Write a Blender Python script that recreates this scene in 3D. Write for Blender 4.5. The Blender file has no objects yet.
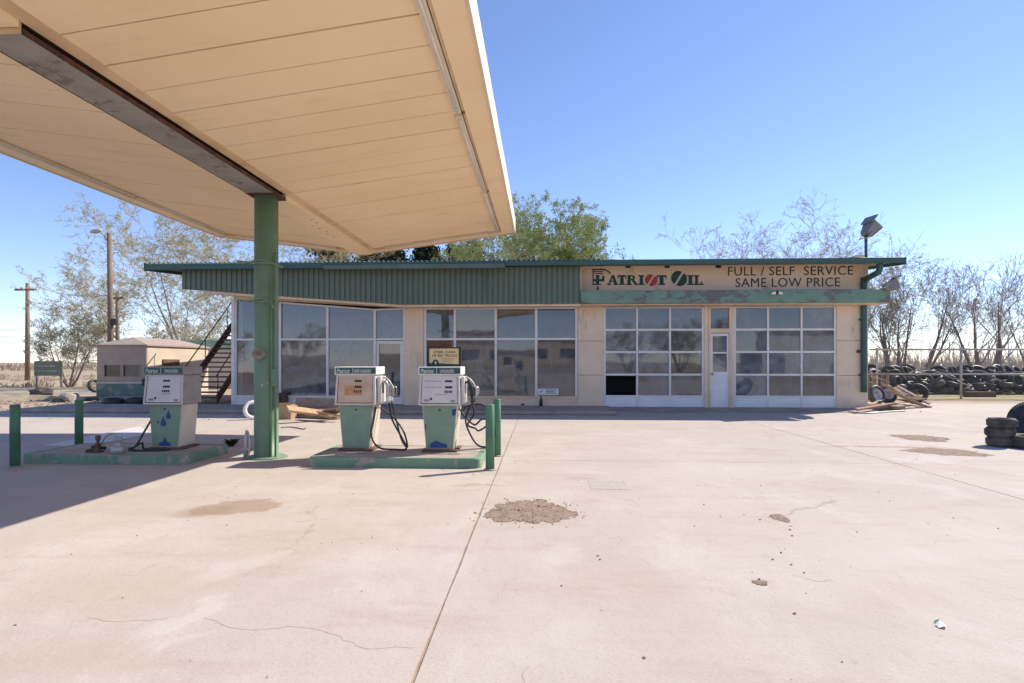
import bpy, bmesh, math, random
from mathutils import Vector, Matrix
PI = math.pi
R = math.radians
sc = bpy.context.scene
C = sc.collection
rng = random.Random(7)

# ------------------------------------------------------------------ camera, sky, sun, exposure
CH, FPX, HY, VPX = 1.4, 570.0, 362.0, 541.0
TH = math.atan((VPX - 512) / FPX)
cs, sn = math.cos(TH), math.sin(TH)
cam = bpy.data.cameras.new('camera')
cam.sensor_width = 36.0
cam.lens = FPX / 1024 * 36.0
cam.shift_y = (HY - 341.5) / 1024
cam.clip_start = 0.05
cam.clip_end = 4000
camo = bpy.data.objects.new('camera', cam)
camo.location = (0, 0, CH)
camo.rotation_euler = (PI / 2, 0, TH)
C.objects.link(camo)
sc.camera = camo

SUN = Vector((0.92, 0.53, 1.0)).normalized()
w = bpy.data.worlds.new('World')
sc.world = w
w.use_nodes = True
nt = w.node_tree
nt.nodes.clear()
sky = nt.nodes.new('ShaderNodeTexSky')
sky.sky_type = 'NISHITA'
sky.sun_disc = False
sky.sun_elevation = math.asin(SUN.z)
sky.sun_rotation = math.atan2(SUN.x, SUN.y)
sky.altitude = 1200
sky.air_density = 1.0
sky.dust_density = 0.05
sky.ozone_density = 2.2
bg = nt.nodes.new('ShaderNodeBackground')
bg.inputs['Strength'].default_value = 0.118
wo = nt.nodes.new('ShaderNodeOutputWorld')
tint = nt.nodes.new('ShaderNodeMix'); tint.data_type = 'RGBA'; tint.blend_type = 'MULTIPLY'
tint.inputs['Factor'].default_value = 1.0; tint.inputs['B'].default_value = (0.90, 0.872, 1.0, 1)   # one even tint over the whole sky
nt.links.new(sky.outputs[0], tint.inputs['A'])
nt.links.new(tint.outputs['Result'], bg.inputs[0])
nt.links.new(bg.outputs[0], wo.inputs[0])

sl = bpy.data.lights.new('sun', 'SUN')
sl.energy = 3.75
sl.angle = R(0.5)
sl.color = (1.0, 0.92, 0.80)
so = bpy.data.objects.new('sun', sl)
so.rotation_euler = (-SUN).to_track_quat('-Z', 'Y').to_euler()
so.location = SUN * 60
C.objects.link(so)

vs = sc.view_settings
vs.view_transform = 'Standard'
vs.look = 'None'
vs.gamma = 1.0
vs.exposure = 0.86
vs.use_curve_mapping = False
sc.cycles.use_denoising = True
sc.cycles.max_bounces = 6
sc.cycles.diffuse_bounces = 3
sc.cycles.glossy_bounces = 3
sc.cycles.transmission_bounces = 4
sc.cycles.transparent_max_bounces = 12
sc.cycles.caustics_reflective = False
sc.cycles.caustics_refractive = False
sc.cycles.sample_clamp_indirect = 6

# ------------------------------------------------------------------ pixels of the photograph -> places
def XA(px, Y):
    t = (px - 512) / FPX
    return Y * (t * cs - sn) / (cs + t * sn)
def ZA(py, X, Y):
    return CH + (HY - py) / FPX * (Y * cs - X * sn)
def AT(px, py, Y):
    X = XA(px, Y)
    return (X, Y, ZA(py, X, Y))
def GR(px, py, z=0.0):
    zc = (CH - z) * FPX / (py - HY)
    xc = (px - 512) / FPX * zc
    return (xc * cs - zc * sn, xc * sn + zc * cs)

# ------------------------------------------------------------------ materials
def srgb(r, g, b):
    f = lambda c: ((c / 255 + 0.055) / 1.055) ** 2.4 if c > 10 else c / 255 / 12.92
    return (f(r), f(g), f(b))
MATS = {}
def mat(name, col, col2=None, rough=0.75, scale=4.0, contrast=(0.35, 0.65), bump=0.0, bscale=60.0, metal=0.0,
        spec=0.4, col3=None, scale3=2.0, thr=(0.56, 0.6), stretch=(1, 1, 1), stretch3=(1, 1, 1), two_sided_trans=None):
    m = bpy.data.materials.new(name)
    m.use_nodes = True
    t = m.node_tree
    N, L = t.nodes, t.links
    p = N['Principled BSDF']
    p.inputs['Roughness'].default_value = rough
    p.inputs['Metallic'].default_value = metal
    p.inputs['Specular IOR Level'].default_value = spec
    g = N.new('ShaderNodeNewGeometry')
    def noise(sc_, det, st, rgh=0.6):
        mp = N.new('ShaderNodeMapping'); mp.inputs['Scale'].default_value = st
        L.new(g.outputs['Position'], mp.inputs[0])
        n = N.new('ShaderNodeTexNoise'); n.inputs['Scale'].default_value = sc_
        n.inputs['Detail'].default_value = det; n.inputs['Roughness'].default_value = rgh
        L.new(mp.outputs[0], n.inputs['Vector'])
        return n.outputs['Fac']
    def step(src, a, b):
        r = N.new('ShaderNodeMapRange'); r.inputs['From Min'].default_value = a; r.inputs['From Max'].default_value = b
        r.interpolation_type = 'SMOOTHSTEP'
        L.new(src, r.inputs['Value']); return r.outputs['Result']
    def mix(f, a, b):
        x = N.new('ShaderNodeMix'); x.data_type = 'RGBA'
        L.new(f, x.inputs['Factor'])
        for s, v in ((x.inputs['A'], a), (x.inputs['B'], b)):
            if isinstance(v, tuple): s.default_value = (*v, 1)
            else: L.new(v, s)
        return x.outputs['Result']
    c = None
    if col2 is not None:
        c = mix(step(noise(scale, 6, stretch), *contrast), col, col2)
    if col3 is not None:
        c = mix(step(noise(scale3, 7, stretch3, 0.7), *thr), c if c is not None else col, col3)
    if c is None: p.inputs['Base Color'].default_value = (*col, 1)
    else: L.new(c, p.inputs['Base Color'])
    if bump:
        b = N.new('ShaderNodeBump'); b.inputs['Strength'].default_value = bump; b.inputs['Distance'].default_value = 0.01
        L.new(noise(bscale, 5, (1, 1, 1)), b.inputs['Height']); L.new(b.outputs[0], p.inputs['Normal'])
    MATS[name] = m
    m['mixer'] = 1
    return m

def leafmat(name, col, col2, trans=0.35):
    m = bpy.data.materials.new(name); m.use_nodes = True
    t = m.node_tree; N, L = t.nodes, t.links
    N.remove(N['Principled BSDF'])
    out = N['Material Output']
    g = N.new('ShaderNodeNewGeometry')
    n = N.new('ShaderNodeTexNoise'); n.inputs['Scale'].default_value = 1.3; n.inputs['Detail'].default_value = 4
    L.new(g.outputs['Position'], n.inputs['Vector'])
    r = N.new('ShaderNodeMapRange'); r.inputs['From Min'].default_value = 0.35; r.inputs['From Max'].default_value = 0.65
    L.new(n.outputs['Fac'], r.inputs['Value'])
    x = N.new('ShaderNodeMix'); x.data_type = 'RGBA'
    x.inputs['A'].default_value = (*col, 1); x.inputs['B'].default_value = (*col2, 1)
    L.new(r.outputs[0], x.inputs['Factor'])
    d = N.new('ShaderNodeBsdfDiffuse'); tr = N.new('ShaderNodeBsdfTranslucent')
    L.new(x.outputs['Result'], d.inputs[0]); L.new(x.outputs['Result'], tr.inputs[0])
    ms = N.new('ShaderNodeMixShader'); ms.inputs[0].default_value = trans
    L.new(d.outputs[0], ms.inputs[1]); L.new(tr.outputs[0], ms.inputs[2]); L.new(ms.outputs[0], out.inputs[0])
    return m

def glassmat(name, tint=(0.62, 0.66, 0.70), refl=0.16, dust=0.10, dustcol=(0.45, 0.45, 0.47)):
    m = bpy.data.materials.new(name); m.use_nodes = True
    t = m.node_tree; N, L = t.nodes, t.links
    N.remove(N['Principled BSDF']); out = N['Material Output']
    tr = N.new('ShaderNodeBsdfTransparent'); tr.inputs[0].default_value = (*tint, 1)
    gl = N.new('ShaderNodeBsdfGlossy'); gl.inputs['Roughness'].default_value = 0.025
    gl.inputs['Color'].default_value = (0.92, 0.95, 1.0, 1)
    df = N.new('ShaderNodeBsdfDiffuse'); df.inputs[0].default_value = (*dustcol, 1)
    g = N.new('ShaderNodeNewGeometry')
    nn = N.new('ShaderNodeTexNoise'); nn.inputs['Scale'].default_value = 0.9; nn.inputs['Detail'].default_value = 2
    L.new(g.outputs['Position'], nn.inputs['Vector'])
    bm_ = N.new('ShaderNodeBump'); bm_.inputs['Strength'].default_value = 0.07; bm_.inputs['Distance'].default_value = 0.03
    L.new(nn.outputs['Fac'], bm_.inputs['Height']); L.new(bm_.outputs[0], gl.inputs['Normal'])
    fr = N.new('ShaderNodeFresnel'); fr.inputs['IOR'].default_value = 1.5
    ad = N.new('ShaderNodeMath'); ad.operation = 'ADD'; ad.use_clamp = True; ad.inputs[1].default_value = refl
    L.new(fr.outputs[0], ad.inputs[0])
    m1 = N.new('ShaderNodeMixShader'); L.new(ad.outputs[0], m1.inputs[0]); L.new(tr.outputs[0], m1.inputs[1]); L.new(gl.outputs[0], m1.inputs[2])
    n2 = N.new('ShaderNodeTexNoise'); n2.inputs['Scale'].default_value = 3.5; n2.inputs['Detail'].default_value = 8
    L.new(g.outputs['Position'], n2.inputs['Vector'])
    mr = N.new('ShaderNodeMapRange'); mr.inputs['From Min'].default_value = 0.3; mr.inputs['From Max'].default_value = 0.75
    mr.inputs['To Min'].default_value = dust * 0.4; mr.inputs['To Max'].default_value = dust * 2.2
    L.new(n2.outputs['Fac'], mr.inputs['Value'])
    oi = N.new('ShaderNodeObjectInfo'); va = N.new('ShaderNodeMath'); va.operation = 'MULTIPLY_ADD'; va.inputs[1].default_value = 1.1; va.inputs[2].default_value = 0.45; L.new(oi.outputs['Random'], va.inputs[0])
    vm = N.new('ShaderNodeMath'); vm.operation = 'MULTIPLY'; vm.use_clamp = True; L.new(mr.outputs[0], vm.inputs[0]); L.new(va.outputs[0], vm.inputs[1])
    m2 = N.new('ShaderNodeMixShader'); L.new(vm.outputs[0], m2.inputs[0]); L.new(m1.outputs[0], m2.inputs[1]); L.new(df.outputs[0], m2.inputs[2])
    L.new(m2.outputs[0], out.inputs[0])
    return m

def concretemat():
    m = bpy.data.materials.new('forecourt_concrete'); m.use_nodes = True
    t = m.node_tree; N, L = t.nodes, t.links
    p = N['Principled BSDF']; p.inputs['Roughness'].default_value = 0.85; p.inputs['Specular IOR Level'].default_value = 0.25
    g = N.new('ShaderNodeNewGeometry'); POS = g.outputs['Position']
    def noise(scale, det=6, rough=0.6, st=(1, 1, 1), dist=0.0):
        mp = N.new('ShaderNodeMapping'); mp.inputs['Scale'].default_value = st; L.new(POS, mp.inputs[0])
        n = N.new('ShaderNodeTexNoise'); n.inputs['Scale'].default_value = scale; n.inputs['Detail'].default_value = det
        n.inputs['Roughness'].default_value = rough; n.inputs['Distortion'].default_value = dist
        L.new(mp.outputs[0], n.inputs['Vector']); return n
    def rng_(src, a, b, lo=0, hi=1):
        r = N.new('ShaderNodeMapRange'); r.interpolation_type = 'SMOOTHSTEP'
        for k, v in (('From Min', a), ('From Max', b), ('To Min', lo), ('To Max', hi)): r.inputs[k].default_value = v
        L.new(src, r.inputs['Value']); return r.outputs['Result']
    def mix(f, a, b):
        x = N.new('ShaderNodeMix'); x.data_type = 'RGBA'; L.new(f, x.inputs['Factor'])
        for s, v in ((x.inputs['A'], a), (x.inputs['B'], b)):
            if isinstance(v, tuple): s.default_value = (*v, 1)
            else: L.new(v, s)
        return x.outputs['Result']
    def mul(a, b):
        x = N.new('ShaderNodeMath'); x.operation = 'MULTIPLY'; L.new(a, x.inputs[0])
        if isinstance(b, float): x.inputs[1].default_value = b
        else: L.new(b, x.inputs[1])
        return x.outputs[0]
    c = mix(rng_(noise(0.35, 5).outputs['Fac'], 0.3, 0.7), (0.505, 0.44, 0.38), (0.455, 0.395, 0.345))
    c = mix(rng_(noise(1.3, 7, 0.65, (1, 0.6, 1), 0.6).outputs['Fac'], 0.46, 0.70, 0, 0.8), c, (0.545, 0.49, 0.44))
    c = mix(rng_(noise(2.2, 8, 0.7, (0.35, 1, 1)).outputs['Fac'], 0.48, 0.74, 0, 0.75), c, (0.41, 0.325, 0.265))
    c = mix(rng_(noise(70, 3, 0.7).outputs['Fac'], 0.5, 0.72, 0, 0.5), c, (0.29, 0.24, 0.205))
    c = mix(rng_(noise(14, 4, 0.7).outputs['Fac'], 0.60, 0.72, 0, 0.5), c, (0.34, 0.28, 0.235))
    c = mix(rng_(noise(5.5, 6, 0.75, (1, .5, 1), 1.2).outputs['Fac'], 0.57, 0.66, 0, 0.35), c, (0.36, 0.29, 0.235))
    dv = N.new('ShaderNodeVectorMath'); dv.operation = 'MULTIPLY_ADD'; dv.inputs[1].default_value = (.9, .9, 0)
    L.new(noise(1.1, 6, 0.7).outputs['Color'], dv.inputs[0]); L.new(POS, dv.inputs[2])
    vc = N.new('ShaderNodeTexVoronoi'); vc.feature = 'DISTANCE_TO_EDGE'; vc.inputs['Scale'].default_value = 0.42; L.new(dv.outputs[0], vc.inputs['Vector'])
    c = mix(mul(rng_(vc.outputs['Distance'], 0.0042, 0.0015), rng_(noise(0.55, 3).outputs['Fac'], 0.50, 0.60, 0, 0.55)), c, (0.25, 0.195, 0.155))
    vo = N.new('ShaderNodeTexVoronoi'); vo.inputs['Scale'].default_value = 0.8; L.new(dv.outputs[0], vo.inputs['Vector'])
    wo_ = N.new('ShaderNodeSeparateColor'); L.new(vo.outputs['Color'], wo_.inputs[0])
    c = mix(mul(rng_(vo.outputs['Distance'], 0.16, 0.03), rng_(wo_.outputs[1], 0.55, 0.9, 0, 0.45)), c, (0.30, 0.25, 0.215))
    # stains with a shape of their own: distorted ellipses on the ground
    nd = noise(2.4, 6, 0.65)
    add = N.new('ShaderNodeVectorMath'); add.operation = 'MULTIPLY_ADD'
    L.new(nd.outputs['Color'], add.inputs[0]); add.inputs[1].default_value = (0.7, 0.7, 0)
    sub = N.new('ShaderNodeVectorMath'); sub.operation = 'SUBTRACT'; sub.inputs[1].default_value = (0.35, 0.35, 0); L.new(POS, sub.inputs[0])
    L.new(sub.outputs[0], add.inputs[2]); DP = add.outputs[0]
    def stain(cx, cy, rx, ry, rot, col, k, soft=0.35):
        nonlocal c
        mp = N.new('ShaderNodeMapping'); mp.vector_type = 'TEXTURE'
        mp.inputs['Location'].default_value = (cx, cy, 0); mp.inputs['Rotation'].default_value = (0, 0, rot)
        mp.inputs['Scale'].default_value = (rx, ry, 1000); L.new(DP, mp.inputs[0])
        ln = N.new('ShaderNodeVectorMath'); ln.operation = 'LENGTH'; L.new(mp.outputs[0], ln.inputs[0])
        c = mix(rng_(ln.outputs['Value'], 1.0, 1.0 - soft, 0, k), c, col)
    for (px, py, rx, ry, rot, col, k, so_) in STAINS:
        x, y = GR(px, py); stain(x, y, rx, ry, rot, col, k, so_)
    # small dark spots
    v = N.new('ShaderNodeTexVoronoi'); v.inputs['Scale'].default_value = 1.25; L.new(POS, v.inputs['Vector'])
    sp = rng_(v.outputs['Distance'], 0.035, 0.018)
    wn = N.new('ShaderNodeSeparateColor'); L.new(v.outputs['Color'], wn.inputs[0])
    c = mix(mul(sp, rng_(wn.outputs[0], 0.62, 0.66)), c, (0.07, 0.055, 0.045))
    oi = N.new('ShaderNodeObjectInfo'); c = mix(rng_(oi.outputs['Random'], 0, 1, 0, 0.22), c, (0.40, 0.345, 0.30))
    L.new(c, p.inputs['Base Color'])
    b = N.new('ShaderNodeBump'); b.inputs['Strength'].default_value = 0.35; b.inputs['Distance'].default_value = 0.006
    L.new(noise(45, 6, 0.7).outputs['Fac'], b.inputs['Height'])
    b2 = N.new('ShaderNodeBump'); b2.inputs['Strength'].default_value = 0.3; b2.inputs['Distance'].default_value = 0.03
    L.new(noise(3, 4).outputs['Fac'], b2.inputs['Height']); L.new(b2.outputs[0], b.inputs['Normal'])
    L.new(b.outputs[0], p.inputs['Normal'])
    return m
BR = (0.27, 0.175, 0.105); GY = (0.27, 0.25, 0.235); PALE = (0.55, 0.50, 0.455); TAN = (0.43, 0.33, 0.255)
STAINS = [
    (530, 511.5, 0.52, 0.62, 0.1, TAN, 0.55, 0.6), (921, 438, 0.55, 0.7, 0, TAN, 0.5, 0.6), (946, 452, 0.75, 0.5, 0, TAN, 0.5, 0.6), (780, 518, 0.16, 0.2, 0, TAN, 0.5, 0.7), (760, 583, .1, .1, 0, TAN, .5, .7),
    (238, 507, 0.42, 0.34, 0.2, BR, 0.65, 0.25), (205, 511, 0.40, 0.26, 0.1, BR, 0.4, 0.5), (330, 540, 1.1, 0.7, 0.5, TAN, 0.35, 0.9),
    (225, 570, 0.16, 0.62, -0.5, PALE, 0.5, 0.7), (190, 615, 0.10, 0.40, -0.4, PALE, 0.55, 0.6), (180, 640, 0.07, 0.25, -0.5, PALE, 0.45, 0.6),
    (120, 590, 0.9, 0.5, 0.1, TAN, 0.4, 0.9), (560, 640, 0.4, 0.5, 0.1, PALE, 0.4, 0.9), (400, 560, 0.7, 0.4, 0.1, PALE, 0.35, 0.9),
    (615, 585, 0.9, 0.6, 0.2, TAN, 0.25, 0.9), (880, 560, 1.6, 0.8, 0.3, PALE, 0.3, 0.9), (760, 470, 3.0, 0.7, 0.1, PALE, 0.3, 0.9),
    (900, 600, 0.6, 0.35, 0.3, TAN, 0.25, 0.9), (560, 555, 0.25, 0.3, 0.0, PALE, 0.5, 0.8), (478, 485, 0.35, 0.09, 0.1, BR, 0.4, 0.5),
    (430, 478, 0.12, 0.05, 0.1, BR, 0.4, 0.5), (885, 447, 1.4, 0.12, -0.12, BR, 0.55, 0.6), (300, 490, 2.2, 0.25, 0.0, PALE, 0.3, 0.9),
    (960, 470, 1.5, 0.35, -0.2, TAN, 0.3, 0.9), (100, 500, 1.6, 0.6, 0.3, TAN, 0.35, 0.9), (700, 640, 0.5, 0.35, 0.2, TAN, 0.2, 0.9),
    (60, 660, 0.7, 0.25, 0.1, TAN, 0.5, 0.8), (660, 412, 2.5, 0.35, 0, GY, 0.5, 0.8), (430, 415, 2.5, 0.3, 0, GY, 0.5, 0.8),
]
M = {}
M['concrete'] = concretemat()
M['joint'] = mat('joint_dirt', (0.24, 0.18, 0.13), (0.36, 0.28, 0.21), scale=9, rough=0.95)
M['crack'] = mat('crack_dirt', (0.37, 0.30, 0.245), (0.47, 0.40, 0.34), scale=7, rough=0.95)
M['patch'] = mat('patch_concrete', (0.30, 0.265, 0.24), (0.36, 0.32, 0.29), scale=6, bump=0.3)
M['repair'] = mat('repair_concrete', (0.40, 0.355, 0.315), (0.44, 0.39, 0.35), scale=6, col3=(.33, .28, .24), scale3=12, bump=0.3)
M['gravel'] = mat('gravel_soil', (0.235, 0.16, 0.115), (0.33, 0.245, 0.18), scale=14, col3=(0.14, 0.11, 0.075), scale3=7, bump=0.8, bscale=45, rough=0.95)
M['stone'] = mat('stones', (0.34, 0.25, 0.18), (0.20, 0.15, 0.12), scale=18, rough=0.9)
M['stone2'] = mat('pale_stones', (0.42, 0.38, 0.33), (0.28, 0.24, 0.2), scale=14, rough=0.9)
M['dirt'] = mat('dirt', (0.38, 0.29, 0.21), (0.46, 0.37, 0.28), scale=0.5, col3=(0.30, 0.245, 0.13), scale3=0.25, thr=(0.48, 0.62), bump=0.6, bscale=9, rough=0.95)
M['field'] = mat('dry_field', (0.40, 0.31, 0.20), (0.33, 0.25, 0.16), scale=0.12, col3=(0.24, 0.21, 0.11), scale3=0.06, thr=(0.5, 0.6), bump=0.5, bscale=4, rough=0.95, stretch=(0.4, 1, 1))
M['grass'] = mat('thin_grass', (0.23, 0.21, 0.09), (0.34, 0.28, 0.15), scale=1.2, bump=0.6, bscale=12, rough=0.95)
M['road'] = mat('pale_road', (0.44, 0.38, 0.32), (0.38, 0.32, 0.26), scale=0.6, rough=0.9)
M['walk'] = mat('sidewalk_concrete', (0.42, 0.345, 0.285), (0.31, 0.255, 0.215), scale=1.6, bump=0.3, rough=0.9)
M['cream'] = mat('cream_stucco', (0.80, 0.63, 0.47), (0.74, 0.575, 0.425), scale=1.3, col3=(0.52, 0.385, 0.28), scale3=2.6, thr=(0.54, 0.74), bump=0.25, bscale=70, stretch3=(1, 1, 0.35))
M['creamsign'] = mat('cream_sign', (0.82, 0.63, 0.47), (0.77, 0.585, 0.43), scale=1.0, col3=(0.55, 0.40, 0.29), scale3=2.4, thr=(0.56, 0.74), stretch3=(1, 1, 0.3))
M['creamtrim'] = mat('cream_trim', (0.80, 0.61, 0.44), (0.70, 0.50, 0.35), scale=2.5, col3=(0.33, 0.22, 0.16), scale3=4, thr=(0.62, 0.72), stretch3=(0.4, 1, 1))
M['soffit'] = mat('canopy_panel', (0.90, 0.69, 0.445), (0.86, 0.645, 0.40), scale=0.8, col3=(0.70, 0.47, 0.27), scale3=2.2, thr=(0.55, 0.78), rough=0.6, stretch3=(0.4, 1.5, 1))
M['soffit_edge'] = mat('canopy_edge', (0.72, 0.52, 0.33), (0.58, 0.39, 0.235), scale=2, rough=0.6)
M['canopy_white'] = mat('canopy_fascia', (0.72, 0.66, 0.55), (0.66, 0.58, 0.46), scale=1.2, rough=0.6)
M['tube'] = mat('lamp_tube', (0.74, 0.70, 0.62), (0.68, 0.60, 0.5), scale=3, rough=0.4)
M['rustbeam'] = mat('beam_paint', (0.31, 0.29, 0.27), (0.25, 0.23, 0.21), scale=3, col3=(0.19, 0.15, 0.125), scale3=5, rough=0.7)
M['rustedge'] = mat('rust_edge', (0.13, 0.055, 0.03), (0.06, 0.03, 0.022), scale=8, rough=0.9)
M['green'] = mat('green_paint', (0.165, 0.265, 0.165), (0.14, 0.225, 0.14), scale=2.5, col3=(0.48, 0.52, 0.46), scale3=7, thr=(0.665, 0.69), rough=0.5, bump=0.1, bscale=20)
M['greenpost'] = mat('green_bollard', (0.09, 0.22, 0.13), (0.07, 0.17, 0.10), scale=4, col3=(0.22, 0.17, 0.12), scale3=9, thr=(0.62, 0.65), rough=0.55)
M['greencurb'] = mat('green_curb_paint', (0.155, 0.265, 0.175), (0.19, 0.31, 0.21), scale=3, col3=(0.36, 0.315, 0.265), scale3=4.2, thr=(0.55, 0.58), rough=0.8, bump=0.3)
M['islandtop'] = mat('island_concrete', (0.45, 0.38, 0.32), (0.35, 0.29, 0.25), scale=2.5, col3=(0.24, 0.18, 0.15), scale3=2, thr=(0.55, 0.75), bump=0.3, rough=0.9)
M['fascia'] = mat('green_sheet_metal', (0.115, 0.16, 0.125), (0.13, 0.165, 0.12), scale=1.2, col3=(0.08, 0.075, 0.06), scale3=1.4, thr=(0.55, 0.75), rough=0.55, stretch3=(1, 1, 0.3))
M['rooftrim'] = mat('green_roof_edge', (0.050, 0.115, 0.10), (0.042, 0.095, 0.085), scale=2, rough=0.5)
M['gutter'] = mat('grey_green_gutter', (0.12, 0.165, 0.135), (0.10, 0.14, 0.115), scale=2, rough=0.5)
M['beampeel'] = mat('peeling_beam', (0.19, 0.30, 0.225), (0.16, 0.26, 0.19), scale=3, col3=(0.15, 0.145, 0.145), scale3=2.1, thr=(0.53, 0.55), rough=0.7, stretch3=(1, 1, 1.8))
M['roofing'] = mat('roof_top', (0.25, 0.25, 0.24), (0.2, 0.2, 0.19), scale=1)
M['alum'] = mat('aluminium', (0.78, 0.74, 0.71), (0.70, 0.66, 0.62), scale=4, rough=0.5, col3=(0.40, 0.35, 0.3), scale3=6, thr=(0.66, 0.8))
M['whitepaint'] = mat('white_paint', (0.82, 0.80, 0.80), (0.75, 0.73, 0.73), scale=2.5, rough=0.55, col3=(0.45, 0.40, 0.36), scale3=5, thr=(0.66, 0.8))
M['glass'] = glassmat('window_glass', tint=(.6,.64,.69), refl=0.075, dust=0.17, dustcol=(.42,.43,.47))
M['glass_dusty'] = glassmat('dusty_glass', refl=0.08, dust=0.19, dustcol=(.42,.43,.47))
M['dark_glass'] = glassmat('dark_glass', tint=(0.2, 0.22, 0.22), refl=0.08, dust=0.12)
M['interior'] = mat('interior_wall', (0.30, 0.28, 0.26), (0.25, 0.23, 0.22), scale=0.9)
M['interiorfloor'] = mat('interior_floor', (0.19, 0.17, 0.155), (0.14, 0.125, 0.115), scale=1.3, rough=0.5)
M['black'] = mat('black_plastic', (0.018, 0.018, 0.02), (0.03, 0.03, 0.032), scale=6, rough=0.5)
M['rubber'] = mat('tyre_rubber', (0.022, 0.022, 0.024), (0.055, 0.05, 0.047), scale=3, rough=0.48, spec=0.5)
M['rubber_dusty'] = mat('dusty_rubber', (0.05, 0.044, 0.042), (0.12, 0.105, 0.093), scale=4, rough=0.8)
M['hose'] = mat('hose_rubber', (0.02, 0.019, 0.019), (0.05, 0.045, 0.04), scale=9, rough=0.5)
M['pumpwhite'] = mat('pump_white', (0.62, 0.58, 0.545), (0.56, 0.52, 0.485), scale=5, col3=(0.40, 0.28, 0.19), scale3=10, thr=(0.58, 0.72), bump=0.25, bscale=14, rough=0.45)
M['pumpside'] = mat('pump_cream_side', (0.66, 0.56, 0.45), (0.57, 0.48, 0.38), scale=4, col3=(0.38, 0.27, 0.18), scale3=9, thr=(.6, .74), rough=0.5)
M['pumpgrey'] = mat('pump_grey_side', (0.33, 0.29, 0.27), (0.28, 0.24, 0.225), scale=5, rough=0.6)
M['pumpgreen'] = mat('pump_green', (0.225, 0.335, 0.235), (0.20, 0.30, 0.205), scale=4, col3=(0.25, 0.24, 0.18), scale3=8, thr=(0.56, 0.7), bump=0.25, bscale=10, rough=0.5)
M['dial'] = mat('dial_face', (0.66, 0.60, 0.585), (0.60, 0.55, 0.54), scale=4, rough=0.3)
M['dialrust'] = mat('faded_dial', (0.60, 0.46, 0.36), (0.52, 0.36, 0.25), scale=6, rough=0.5)
M['orange'] = mat('rusty_window', (0.50, 0.225, 0.09), (0.58, 0.32, 0.16), scale=14, rough=0.6)
M['header'] = mat('header_green', (0.02, 0.075, 0.065), (0.03, 0.09, 0.08), scale=6, rough=0.4)
M['headertext'] = mat('header_text', (0.60, 0.63, 0.60), rough=0.5)
M['pinktext'] = mat('header_pink_text', (0.62, 0.50, 0.50), rough=0.5)
M['capwhite'] = mat('cap_white', (0.72, 0.73, 0.66), (0.66, 0.66, 0.6), scale=8, rough=0.45)
M['blue'] = mat('blue_paint', (0.012, 0.055, 0.21), (0.02, 0.08, 0.25), scale=8, rough=0.5)
M['chrome'] = mat('worn_metal', (0.50, 0.49, 0.47), (0.35, 0.33, 0.31), scale=14, rough=0.35, metal=0.8)
M['rust'] = mat('rust', (0.15, 0.075, 0.045), (0.09, 0.05, 0.035), scale=12, rough=0.9)
M['stairbrown'] = mat('stair_brown', (0.13, 0.072, 0.052), (0.17, 0.10, 0.075), scale=6, rough=0.8)
M['letter'] = mat('dark_green_letter', (0.013, 0.055, 0.048), (0.02, 0.07, 0.06), scale=8, rough=0.6)
M['letterblack'] = mat('black_letter', (0.05, 0.047, 0.047), rough=0.6)
M['red'] = mat('red_letter', (0.42, 0.045, 0.055), (0.48, 0.07, 0.08), scale=8, rough=0.6)
M['pinklet'] = mat('pale_letter', (0.68, 0.52, 0.47), rough=0.6)
M['yellow'] = mat('sign_yellow', (0.72, 0.56, 0.27), (0.66, 0.52, 0.28), scale=6, rough=0.5)
M['wood'] = mat('weathered_wood', (0.33, 0.235, 0.16), (0.24, 0.165, 0.11), scale=7, rough=0.9, stretch=(1, 6, 6), bump=0.3)
M['woodlight'] = mat('bare_board', (0.50, 0.34, 0.20), (0.42, 0.27, 0.16), scale=7, rough=0.85)
M['woodgrey'] = mat('grey_wood', (0.30, 0.25, 0.215), (0.21, 0.17, 0.145), scale=9, rough=0.9, bump=0.3)
M['card'] = mat('cardboard', (0.47, 0.315, 0.19), (0.42, 0.28, 0.165), scale=5, rough=0.85)
M['polewood'] = mat('pole_wood', (0.25, 0.185, 0.135), (0.18, 0.13, 0.095), scale=10, rough=0.95, stretch=(1, 1, 0.15))
M['galv'] = mat('galvanised', (0.52, 0.50, 0.48), (0.42, 0.40, 0.385), scale=6, rough=0.5, metal=0.3)
M['hutbeige'] = mat('kiosk_beige', (0.46, 0.355, 0.285), (0.41, 0.315, 0.255), scale=3, rough=0.85)
M['hutgreen'] = mat('kiosk_green', (0.14, 0.205, 0.155), (0.125, 0.19, 0.20), scale=1.8, col3=(0.31, 0.28, 0.235), scale3=3.5, thr=(0.5, 0.6), rough=0.8)
M['shingle'] = mat('shingle', (0.40, 0.315, 0.27), (0.33, 0.26, 0.22), scale=7, rough=0.9)
M['wallcream'] = mat('back_wall_cream', (0.64, 0.53, 0.41), (0.57, 0.47, 0.37), scale=1.5, rough=0.9)
M['muralgreen'] = mat('back_wall_green', (0.24, 0.42, 0.27), (0.40, 0.48, 0.36), scale=1.6, contrast=(0.45, 0.55), col3=(0.10, 0.25, 0.15), scale3=1.4, thr=(0.58, 0.62), rough=0.8)
M['signgreen'] = mat('low_sign_green', (0.17, 0.20, 0.14), (0.21, 0.235, 0.17), scale=2, rough=0.8)
M['bark'] = mat('bark', (0.22, 0.18, 0.15), (0.30, 0.25, 0.21), scale=9, rough=0.95, stretch=(1, 1, 0.2))
M['twig_tan'] = mat('twig_tan', (0.55, 0.46, 0.36), (0.46, 0.37, 0.28), scale=4, rough=0.9)
M['twig_grey'] = mat('twig_grey', (0.33, 0.28, 0.235), (0.41, 0.35, 0.29), scale=4, rough=0.9)
M['bud_yellow'] = leafmat('bud_yellow', (0.52, 0.52, 0.25), (0.50, 0.45, 0.25), .5)
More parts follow.
